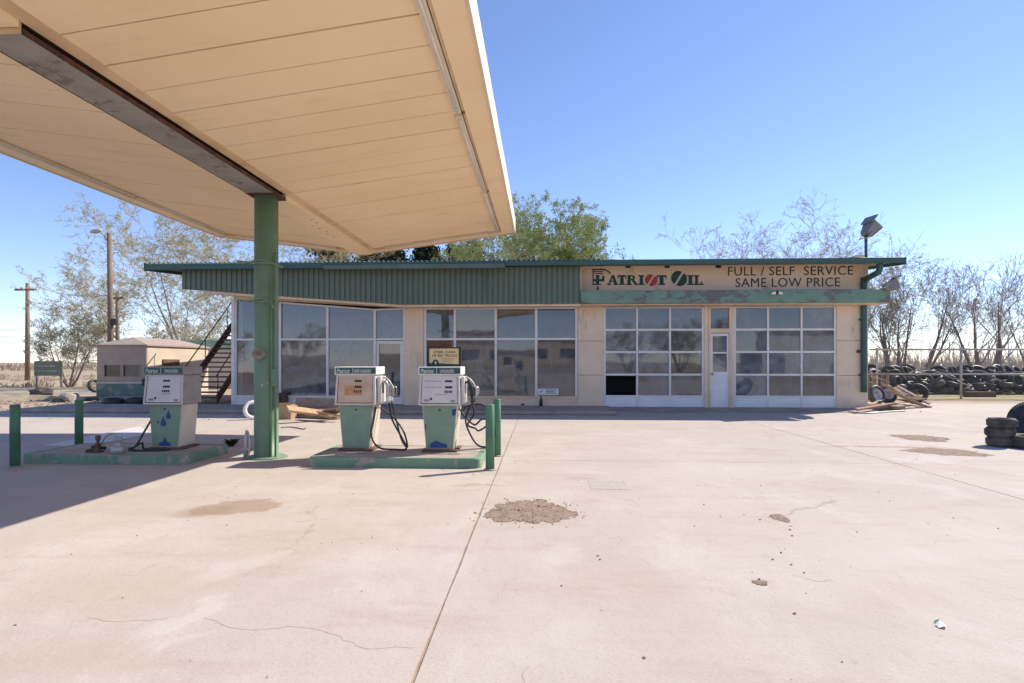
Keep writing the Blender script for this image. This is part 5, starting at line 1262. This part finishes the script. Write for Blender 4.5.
# ================================================================== LEFT SIDE: STAIR, KIOSK, BACK BUILDING, POLES
Y0s, Y1s, zt_s = 18.55, 22.9, 3.75
xa, xb = -12.15, -10.85
stair = thing('steel_stair', (xa, Y0s, 0), 'rusty brown steel stair climbing beside the station wall', 'stair')
def SP(x, t, dz=0): return (x - xa, t * (Y1s - Y0s), -.02 + t * zt_s + dz)
for x in (xa, xb):
    b = MB(); b.hexa([SP(x - .025, 0, -.0), SP(x + .025, 0, -.0), SP(x + .025, 1, -.24), SP(x - .025, 1, -.24)], [SP(x - .025, 0, .3), SP(x + .025, 0, .3), SP(x + .025, 1, .12), SP(x - .025, 1, .12)]); b.build('stringer', M['stairbrown'], stair)
    b = MB(); b.tube([SP(x, 0.0, .95), SP(x, 1, .95)], .022, 6); b.build('handrail', M['stairbrown'], stair)
    for t_ in (.02, .35, .68, .98):
        b = MB(); b.tube([SP(x, t_, .05), SP(x, t_, .95)], .016, 6); b.build('baluster', M['stairbrown'], stair)
for k in range(1, 22):
    t_ = k / 22; p = SP(xa, t_)
    b = MB(); b.box(.03, xb - xa - .03, p[1] - .12, p[1] + .12, p[2] + .02, p[2] + .07); b.build('tread', M['stairbrown'], stair)
b = MB(); b.box(0, 2.4, Y1s - Y0s, Y1s - Y0s + 1.2, zt_s - .1, zt_s); b.build('landing', M['stairbrown'], stair)
for x_ in (.05, 2.3):
    for y_ in (Y1s - Y0s + .05, Y1s - Y0s + 1.1): b = MB(); b.tube([(x_, y_, -.1), (x_, y_, zt_s - .1)], .04, 6); b.build('landing_post', M['stairbrown'], stair)

# kiosk
KY = 20.8
kx0, kx1 = XA(97, KY), XA(146.5, KY)
kz = lambda py: ZA(py, (kx0 + kx1) / 2, KY)
kd = 4.0
kiosk = thing('kiosk', ((kx0 + kx1) / 2, KY, -.03), 'small beige kiosk with green lower half and two windows', 'kiosk')
kw = (kx1 - kx0) / 2
zs0, zw0, zw1, ze = kz(381) + .03, kz(376.5) + .03, kz(365) + .03, kz(346) + .03
b = MB(); b.box(-kw - .02, kw + .02, -.02, .10, 0, zs0); b.build('lower_wall', M['hutgreen'], kiosk, .01)
b = MB(); b.box(-kw, kw, .102, kd, 0, zs0 - .001); b.build('base_wall', M['wallcream'], kiosk)
kp = lambda px: XA(px, KY) - (kx0 + kx1) / 2
a, b1, c1, d1 = kp(104.5), kp(120.5), kp(123.5), kp(139.5)
b = MB(); b.box(-kw, kw, 0, .08, zs0, zw0).box(-kw, kw, 0, .08, zw1, ze).box(-kw, a, 0, .08, zw0, zw1).box(b1, c1, 0, .08, zw0, zw1).box(d1, kw, 0, .08, zw0, zw1)
b.build('upper_wall', M['hutbeige'], kiosk)
b = MB(); b.box(-kw, -kw + .08, .082, kd, zs0, ze).box(kw - .08, kw, .082, kd, zs0, ze).box(-kw + .08, kw - .08, kd - .08, kd, zs0, ze); b.build('side_wall', M['wallcream'], kiosk)
b = MB(); b.box(kw + .002, kw + .05, .9, 1.9, ze - .75, ze - .5); b.build('side_vent', M['stairbrown'], kiosk)
for (x0, x1) in ((a, b1), (c1, d1)):
    wroot = MB(); wroot.box(x0, x1, -.015, -.001, zw0 - .03, zw0).box(x0, x1, -.015, -.001, zw1, zw1 + .03).box(x0 - .03, x0, -.015, -.001, zw0 - .03, zw1 + .03).box(x1, x1 + .03, -.015, -.001, zw0 - .03, zw1 + .03); wf = wroot.build('window_frame', M['hutbeige'], kiosk)
    b = MB(); b.add([(x0, .04, zw0), (x1, .04, zw0), (x1, .04, zw1), (x0, .04, zw1)], [(0, 1, 2, 3)]); b.build('pane', M['dark_glass'], wf)
zr = kz(338) + .03
b = MB(); ov = .06
b.hexa([(-kw - ov, -ov, ze), (kw + ov, -ov, ze), (kw + ov, kd + ov, ze), (-kw - ov, kd + ov, ze)], [(-kw - ov, -ov, ze + .05), (kw + ov, -ov, ze + .05), (kw + ov, kd + ov, ze + .05), (-kw - ov, kd + ov, ze + .05)])
b.add([(-kw - ov, -ov, ze + .052), (kw + ov, -ov, ze + .052), (kw + ov, kd + ov, ze + .052), (-kw - ov, kd + ov, ze + .052), (0, .6, zr + .06), (0, kd - .6, zr + .06)], [(0, 1, 4), (1, 2, 5, 4), (2, 3, 5), (3, 0, 4, 5)]); b.build('roof', M['shingle'], kiosk)
b = MB(); b.box(-kw + .02, kw - .02, -.03, -.0205, zs0 - .10, zs0 - .02); b.build('ledge', M['wallcream'], kiosk)
b = MB(); b.box(kw - .16, kw - .05, -.035, -.0206, .55, .8); b.build('dark_plate', M['black'], kiosk)
# dark rubber things next to the kiosk
for px, py, lb in ((113, 404, 'dark tyre lying in front of the kiosk, left one'), (136, 403.5, 'dark tyre lying in front of the kiosk near the pump')):
    x, y = GR(px, py); tyre((x, y, .09), (R(3), 0, .4), TM[0], lb, 'tyres by the kiosk')
x, y = GR(95, 392); tyre((x, y, .30), (R(75), 0, R(70)), TM[0], 'black tyre leaning at the left side of the kiosk', 'tyres by the kiosk')

# cream back building with green band
BYc = 29.5
bx0, bx1 = XA(147, BYc), XA(238, BYc)
bk = thing('back_building', ((bx0 + bx1) / 2, BYc, -.1), 'low cream building with a mottled green top band behind the stair', 'building')
hw_ = (bx1 - bx0) / 2; zc_ = ZA(350, (bx0 + bx1) / 2, BYc) + .1; zg_ = ZA(340, (bx0 + bx1) / 2, BYc) + .1
b = MB(); b.box(-hw_, hw_, 0, 4, 0, zc_); b.build('wall', M['wallcream'], bk, .01)
b = MB(); b.box(-hw_ - .05, hw_ + .05, -.05, 4.05, zc_ + .002, zg_); b.build('green_band', M['muralgreen'], bk, .02)
b = MB(); b.box(-hw_ + .6, -hw_ + 1.35, -.03, -.002, zc_ - .95, zc_ - .6); b.build('vent', M['stairbrown'], bk)

# lamp pole with twin pole beside it
LPY = 24.5
X_ = XA(110, LPY); zt = ZA(233, X_, LPY)
lp = thing('lamp_pole', (X_, LPY, -.1), 'tall wooden pole with a cobra-head lamp behind the kiosk', 'lamp pole')
b = MB(); b.tube([(0, 0, 0), (.02, 0, zt * .5), (-.03, 0, zt + .1)], [.125, .11, .095], 12); b.build('pole', M['polewood'], lp)
b = MB(); b.tube(smooth_path([(-.1, -.1, zt - .25), (-.2, -.12, zt + .0), (-.36, -.14, zt + .12)], 4), .035, 8); b.build('arm', M['galv'], lp)
b = MB(); b.lathe([(0, 0), (.10, .01), (.17, .08), (.15, .14), (.07, .18), (0, .19)], 14, mtx=Matrix.Translation((-.52, -.14, zt + .08)) @ Matrix.Rotation(R(-12), 4, 'Y') @ Matrix.Diagonal((1.7, 1, .8, 1))); b.build('lamp_head', M['galv'], lp)
b = MB(); b.box(.115, .30, -.12, .1, zt * .44, zt * .44 + .28); b.build('transformer_box', M['black'], lp, .02)
X2 = XA(117.5, 27); zt2 = ZA(292, X2, 27)
t = thing('thin_pole', (X2, 27, -.1), 'thinner wooden pole just right of the lamp pole', 'pole')
b = MB(); b.tube([(0, 0, 0), (0, 0, zt2 + .1)], [.10, .08], 10); b.build('pole', M['polewood'], t)
b = MB(); b.box(-.35, .35, -.06, -.0, zt2 - .25, zt2 - .15); b.build('crossarm', M['polewood'], t)
# utility pole far left
UY = 46
X_ = XA(27.5, UY); zt = ZA(283, X_, UY)
up = thing('utility_pole', (X_, UY, -.16), 'utility pole with one crossarm at the far left', 'utility pole')
b = MB(); b.tube([(0, 0, 0), (0, 0, zt + .16)], [.19, .13], 12); b.build('pole', M['polewood'], up)
b = MB(); b.box(-.95, .95, -.22, -.1, zt - .5, zt - .34); b.build('crossarm', M['polewood'], up)
for x in (-.85, -.4, .4, .85): b = MB(); b.lathe([(.03, 0), (.05, .04), (.05, .1), (.02, .14), (0, .14)], 8, (x, -.16, zt - .34)); b.build('insulator', M['galv'], up)
b = MB(); b.lathe([(0, 0), (.13, .0), (.13, .35), (0, .38)], 12, (.28, -.05, zt - 1.6)); b.build('transformer', M['galv'], up)
def wire(p0, p1, sag, label):
    p0, p1 = Vector(p0), Vector(p1); pts = []
    for k in range(25):
        t = k / 24; p = p0.lerp(p1, t); p.z -= sag * 4 * t * (1 - t); pts.append(p)
    b = MB(); b.tube(pts, .018, 4); tag(b.build('power_line', M['wire']), label, 'power line', 'power lines')
wire((X_ + .85, UY - .16, zt - .2), (X2 - .2, 27, ZA(295, X2, 27)), .35, 'upper power line from the utility pole towards the thin pole')
for k, (py, lb) in enumerate(((327, 'highest low power line left of the utility pole'), (334, 'middle low power line left of the utility pole'), (340, 'lowest power line left of the utility pole'))):
    wire((X_ - 40, UY + 6, ZA(py - 2, X_, UY)), (X_, UY - .25, ZA(py + 2, X_, UY)), .3, lb)
# low green sign on posts
LSY = 31
X_ = XA(48, LSY); zA, zB = ZA(376, X_, LSY), ZA(361, X_, LSY)
t = thing('low_sign', (X_, LSY, -.1), 'low faded green sign board on posts at the left field', 'sign')
wS = (XA(64, LSY) - XA(36, LSY))
for k in range(3):
    zz = zA + .1 + (zB - zA) * k / 3; b = MB(); b.box(-wS / 2, wS / 2, 0, .04, zz + .008, zz + (zB - zA) / 3 - .008); b.build('board', M['signgreen'], t)
for x in (-wS / 2 + .1, wS / 2 - .1): b = MB(); b.box(x - .05, x + .05, .042, .12, 0, zB + .1); b.build('post', M['woodgrey'], t)
# rocks and rubble along the left dirt
def boulder(px, py, s_, label, seed, m='stone2'):
    r_ = random.Random(seed); bmm = bmesh.new(); bmesh.ops.create_icosphere(bmm, subdivisions=2, radius=1)
    for v in bmm.verts: v.co = Vector((v.co.x * s_[0], v.co.y * s_[1], v.co.z * s_[2])) * r_.uniform(.78, 1.12)
    me = bpy.data.meshes.new('boulder'); bmm.to_mesh(me); bmm.free(); me.materials.append(M[m])
    x, y = GR(px, py); return tag(link('boulder', me, None, (x, y, s_[2] * .45 - .03)), label, 'boulder', 'boulders along the left dirt')
boulder(41, 395, (0.56, 0.31, 0.26), 'wide grey boulder below the low green sign', 1, 'rubber_dusty')
boulder(67, 401, (0.34, 0.22, 0.24), 'grey boulder between the two left bollards', 2)
boulder(60, 401.5, (0.25, 0.19, 0.16), 'small dark boulder beside the grey one at the dirt edge', 3, 'rubber_dusty')
boulder(74, 399, (0.19, 0.15, 0.19), 'pale block-like boulder near the kiosk', 4)
boulder(92, 400, (0.28, 0.19, 0.10), 'flat boulder at the foot of the kiosk', 5, 'rubber_dusty')
b = MB(); r_ = random.Random(9)
for i in range(900):
    x, y = GR(r_.uniform(-10, 235), r_.choice([r_.uniform(398, 420), r_.uniform(400, 404)])); rock(b, x, y, -.02, r_.choice([.02, .03, .05, .07]), r_)
tag(b.build('rubble', M['stone']), 'brown rubble along the dirt edge at the left', 'rubble', kind='stuff')
# low earth bank with dark edge on the left
b = MB(); pts = []
for k in range(40):
    x = -34 + k * .52; pts.append((x, 20.6 + .25 * math.sin(k * .7) + r_.uniform(-.1, .1), .10 + r_.uniform(-.03, .05)))
for i in range(len(pts) - 1):
    p, q2 = pts[i], pts[i + 1]
    b.add([(p[0], p[1] - .25, -.03), (q2[0], q2[1] - .25, -.03), (q2[0], q2[1], q2[2]), (p[0], p[1], p[2]), (q2[0], q2[1] + .9, -.025), (p[0], p[1] + .9, -.025)], [(0, 1, 2, 3), (3, 2, 4, 5)])
tag(b.build('earth_bank', M['dirt']), kind='structure')

# ================================================================== TREES
def grow(rn, p, d, L_, r0, lev, cfg, tubes, tips):
    n = cfg['seg'][lev]; pts = [p.copy()]; rad = [r0]; dd = d.copy()
    for i in range(n):
        dd = (dd + Vector((rn.gauss(0, 1), rn.gauss(0, 1), rn.gauss(0, 1))) * cfg['wob'][lev] + Vector((0, 0, cfg['up'][lev]))).normalized()
        pts.append(pts[-1] + dd * L_ / n); rad.append(r0 * (1 - (i + 1) / n * (1 - cfg['taper'][lev])))
    tubes[lev].append((pts, rad))
    if lev == len(cfg['seg']) - 1: tips.append((pts, dd)); return
    k = cfg['kids'][lev]
    for j in range(k):
        t = cfg['from'][lev] + (1 - cfg['from'][lev]) * (j + rn.random()) / k
        f = t * n; i = min(int(f), n - 1); q = pts[i].lerp(pts[i + 1], f - i)
        ax = (pts[i + 1] - pts[i]).normalized(); pr = ax.orthogonal().normalized()
        pr.rotate(Matrix.Rotation(rn.uniform(0, 2 * PI), 3, ax))
        a = R(rn.uniform(*cfg['ang'][lev])); nd = (ax * math.cos(a) + pr * math.sin(a)).normalized()
        rr = rad[min(i + 1, n)] * cfg['rk'][lev] * rn.uniform(.8, 1.1)
        grow(rn, q, nd, L_ * cfg['lk'][lev] * rn.uniform(.65, 1.2) * (1.15 - .45 * t), max(rr, .006), lev + 1, cfg, tubes, tips)
BARE = dict(seg=[6, 5, 4, 3, 2], kids=[6, 6, 5, 4], wob=[.07, .12, .16, .2, .25], up=[.05, .10, .08, .05, .02], taper=[.10, .2, .3, .4, .5], ang=[(22, 52), (25, 55), (25, 60), (25, 65)], rk=[.55, .55, .55, .55], lk=[.62, .6, .58, .55])
BARE['from'] = [.25, .2, .15, .1]
def tree(name, loc, H, stems, label, cat, leaf, nleaf, lsize, seed, twig='twig_grey', lean=(0, 0), spread=.25, cfg=BARE, r0=.16, bark='bark', split_h=.05, group=None, wide=1.0, pct=.985):
    rn = random.Random(seed); t = thing(name, loc, label, cat, group)
    tubes = [[] for _ in cfg['seg']]; tips = []
    for s_ in range(stems):
        a = 2 * PI * (s_ + rn.random() * .6) / stems; sp = spread * rn.uniform(.6, 1.2) if stems > 1 else 0
        d = Vector((math.cos(a) * sp + lean[0], math.sin(a) * sp + lean[1], 1)).normalized()
        grow(rn, Vector((math.cos(a) * .12 * (stems > 1), math.sin(a) * .12 * (stems > 1), 0)), d, H * rn.uniform(.62, .78), r0 * rn.uniform(.75, 1.1), 0, cfg, tubes, tips)
    zz_ = sorted(p.z for pts, _ in tips for p in pts); k = H / zz_[min(int(len(zz_) * pct), len(zz_) - 1)]
    for tl in tubes:
        for pts, rad in tl:
            for p in pts: p.x *= wide; p.y *= wide
    b = MB()
    for pts, rad in tubes[0]: b.tube([p * k for p in pts], rad, 8, cap=False)
    b.build('trunk', M[bark], t)
    b = MB()
    for lv in range(1, len(tubes)):
        for pts, rad in tubes[lv]: b.tube([p * k for p in pts], [max(x, .007) for x in rad], 5 if lv == 1 else 3, cap=False)
    b.build('branches', M[twig], t)
    if nleaf:
        b = MB(); per = nleaf / len(tips)
        for pts, dd in tips:
            m_ = int(per) + (rn.random() < per % 1)
            for _ in range(m_):
                f = rn.random() * (len(pts) - 1); i = int(f); p = pts[i].lerp(pts[i + 1], f - i) * k + Vector((rn.gauss(0, 1), rn.gauss(0, 1), rn.gauss(0, 1))) * lsize * .8
                u = Vector((rn.gauss(0, 1), rn.gauss(0, 1), rn.gauss(0, 1))).normalized(); v = u.orthogonal().normalized(); s2 = lsize * rn.uniform(.6, 1.3)
                b.add([p - u * s2 * .6, p + v * s2 * .35, p + u * s2 * .6, p - v * s2 * .35], [(0, 1, 2, 3)])
        b.build('crown', M[leaf], t)
    return t
def gtop(px, py, Y): return AT(px, py, Y)
# left, behind the stair
X_, Y_, Z_ = gtop(205, 216, 33); tree('budding_tree', (X_, Y_, -.16), Z_ + .2, 3, 'tall tree with yellow-green buds behind the stair', 'tree', 'bud_yellow', 42000, .05, 11, 'twig_tan', spread=.6, r0=.11, wide=1.35, pct=.97)
X_, Y_, Z_ = gtop(150, 262, 36); tree('budding_tree', (X_, Y_, -.16), Z_ + .2, 3, 'lower budding tree behind the kiosk', 'tree', 'bud_yellow', 26000, .05, 12, 'twig_tan', spread=.5, r0=.1, wide=1.3)
X_, Y_, Z_ = gtop(265, 232, 37); tree('budding_tree', (X_, Y_, -.16), Z_ + .2, 2, 'budding tree rising above the roof behind the column', 'tree', 'bud_yellow', 27000, .05, 13, 'twig_tan', spread=.45, r0=.12, wide=1.3)
X_, Y_, Z_ = gtop(70, 306, 34); tree('scrub_tree', (X_, Y_, -.16), Z_ + .2, 5, 'wide pale green scrubby tree behind the low sign', 'tree', 'leaf_pale', 12000, .055, 14, 'twig_grey', spread=.65, r0=.07, pct=1.0)
X_, Y_, Z_ = gtop(185, 318, 31); tree('scrub_tree', (X_, Y_, -.16), Z_ + .2, 5, 'tangled bare shrub in front of the green-banded building end', 'tree', 'bud_red', 1800, .07, 15, 'twig_tan', spread=.6, r0=.06)
# behind the station
CON = dict(seg=[6, 4, 3, 2], kids=[26, 9, 6], wob=[.03, .10, .15, .2], up=[.05, .02, .02, .0], taper=[.2, .3, .4, .5], ang=[(55, 85), (30, 55), (30, 60)], rk=[.4, .5, .6], lk=[.34, .5, .5])
CON['from'] = [.15, .15, .1]
for px, py, Y, sd, lb in ((352, 246, 40, 21, 'dark evergreen left of the canopy tip behind the roof'), (400, 250, 38, 22, 'dark evergreen just right of the canopy seam behind the roof'), (445, 246, 41, 23, 'dark evergreen standing apart nearest the leafy green tree')):
    X_, Y_, Z_ = gtop(px, py, Y); tree('evergreen_tree', (X_, Y_, -.16), Z_ + .2, 1, lb, 'tree', 'needle', 26000, .2, sd, 'twig_grey', cfg=CON, r0=.2, group='evergreens behind the station')
THIN = dict(BARE); THIN['kids'] = [6, 5, 5, 3]; THIN['up'] = [.06, .14, .12, .08, .04]; THIN['ang'] = [(18, 40), (20, 42), (22, 48), (25, 55)]
LEAFY = dict(BARE); LEAFY['kids'] = [8, 6, 5, 3]
X_, Y_, Z_ = gtop(548, 212, 38); tree('leafy_tree', (X_, Y_, -.16), Z_ + .2, 5, 'bright green leafy tree with the highest crown behind the station', 'tree', 'leaf_green', 70000, .11, 33, 'twig_grey', spread=.5, cfg=LEAFY, r0=.18, wide=1.15, pct=.994)
X_, Y_, Z_ = gtop(592, 232, 39); tree('leafy_tree', (X_, Y_, -.16), Z_ + .2, 4, 'smaller green leafy tree behind the station sign', 'tree', 'leaf_green', 40000, .105, 32, 'twig_grey', spread=.4, cfg=LEAFY, r0=.15, wide=.8, pct=.994)
for px, py, Y, sd, lb, lf in ((735, 232, 40, 41, 'bare twiggy tree top left of the slogan', 'bud_red'), (795, 219, 38, 42, 'budding tree top above the slogan lettering', 'bud_yellow'), (840, 226, 40, 43, 'reddish budding tree top nearest the roof floodlight', 'bud_red')):
    X_, Y_, Z_ = gtop(px, py, Y); tree('budding_tree', (X_, Y_, -.16), Z_ + .2, 3, lb, 'tree', lf, 11000, .055, sd, 'twig_tan', spread=.45, r0=.10, wide=1.2, pct=.998)
# right of the station
X_, Y_, Z_ = gtop(893, 238, 33); tree('bare_tree', (X_, Y_, -.16), Z_ + .2, 5, 'many-stemmed tree with sparse green buds beside the downpipe', 'tree', 'bud_green', 6000, .07, 51, 'twig_grey', spread=.34, r0=.12, pct=1.0, cfg=THIN)
X_, Y_, Z_ = gtop(918, 262, 35); tree('bare_tree', (X_, Y_, -.16), Z_ + .2, 2, 'bare two-stemmed tree leaning right behind the tyre heap', 'tree', 'bud_green', 700, .06, 57, 'twig_grey', spread=.3, r0=.13, pct=1.0, cfg=THIN, lean=(.3, 0))
X_, Y_, Z_ = gtop(986, 248, 33); tree('bare_tree', (X_, Y_, -.16), Z_ + .2, 5, 'bare dark spreading tree at the right edge', 'tree', 'bud_red', 600, .06, 53, 'twig_grey', spread=.42, r0=.14, wide=1.15, pct=1.0, cfg=THIN)
X_, Y_, Z_ = gtop(1040, 262, 36); tree('bare_tree', (X_, Y_, -.16), Z_ + .2, 3, 'bare tree partly cut by the right edge of the view', 'tree', 'bud_red', 400, .06, 54, 'twig_grey', spread=.35, r0=.10, pct=1.0, cfg=THIN)

# far brush lines and dry grass: one mass each
def brush(name, label, x0, x1, y0, y1, h0, h1, n, seed, m='brush', wdt=.05):
    r_ = random.Random(seed); b = MB()
    for i in range(n):
        if i % 12 == 0: cx_, cy_, ch_ = r_.uniform(x0, x1), r_.uniform(y0, y1), r_.uniform(.25, 1) ** 1.4
        x, y = cx_ + r_.gauss(0, (h0 + h1) * .22), cy_ + r_.gauss(0, (h0 + h1) * .22); hh = r_.uniform(h0, h1) * ch_; p = Vector((x, y, -.16))
        q2 = p + Vector((r_.gauss(0, .22) * hh, r_.gauss(0, .22) * hh, hh)); u = Vector((r_.gauss(0, 1), r_.gauss(0, 1), 0)).normalized() * wdt * r_.uniform(.5, 1.5)
        m_ = p.lerp(q2, .55) + Vector((r_.gauss(0, .1), r_.gauss(0, .1), 0)) * hh
        b.add([p - u, p + u, m_ + u * .8, m_ - u * .8, q2], [(0, 1, 2, 3), (3, 2, 4)])
    return tag(b.build(name, M[m]), label, 'brush', kind='stuff')
brush('far_brush', 'grey-brown leafless brush line beyond the tyre heap', 22, 120, 58, 95, 1.8, 5.6, 15000, 61, 'brush_grey', .035)
brush('far_brush', 'pale brush line on the far left horizon', -260, -40, 90, 170, .5, 1.9, 7000, 62, 'brush', .12)
brush('dry_grass', 'dry tan grass and weeds across the left field', -80, -21, 28, 60, .12, .5, 6000, 63, 'brush', .03)
brush('dry_grass', 'thin dry grass behind the right fence', 11, 30, 22.7, 26, .05, .2, 2600, 64, 'bud_green', .012)

# ================================================================== ACROSS THE ROAD, behind the camera: seen only as reflections in the glass
def far_building(loc, wd, dp, hh, m, label, roof_m, n_win):
    t = thing('roadside_building', loc, label, 'building')
    b = MB(); b.box(-wd / 2, wd / 2, -dp, 0, 0, hh); wl = b.build('wall', M[m], t)
    b = MB(); b.box(-wd / 2 - .2, wd / 2 + .2, -dp - .2, .25, hh + .003, hh + .35); b.build('roof', M[roof_m], t)
    for k in range(n_win):
        x = -wd / 2 + wd * (k + .5) / n_win; b = MB(); b.box(x - wd * .28 / n_win, x + wd * .28 / n_win, .003, .06, .9, 2.3); b.build('window', M['black'], t)
    return t
far_building((34, -40, -.16), 7, 8, 5.4, 'whitepaint', 'tall white shed reflected in the right garage door', 'galv', 0)
far_building((-6, -52, -.16), 26, 9, 3.6, 'wallcream', 'long low building reflected in the showroom windows', 'shingle', 6)
far_building((62, -60, -.16), 16, 9, 4.2, 'hutbeige', 'beige building reflected low in the garage glass', 'shingle', 4)
b = MB(); b.add([(-300, -30, -.155), (300, -30, -.155), (300, -20, -.155), (-300, -20, -.155)], [(0, 1, 2, 3)]); tag(b.build('street', M['patch']), kind='structure')
proto = next(o for o in C.objects if o.name.startswith('scrub_tree'))
for k, (x, y, sc_) in enumerate(((-34, -48, 1.4), (14, -50, 1.5), (24, -58, 1.8), (46, -50, 1.2), (-52, -60, 1.7))):
    o = copy_tree(proto); o.location = (x, y, -.16); o.rotation_euler = (0, 0, k * 1.3); o.scale = (sc_,) * 3
    o['label'] = 'scrubby roadside tree reflected in the station glass'; o['group'] = 'roadside trees across the street'
proto['group'] = 'scrub trees at the left'
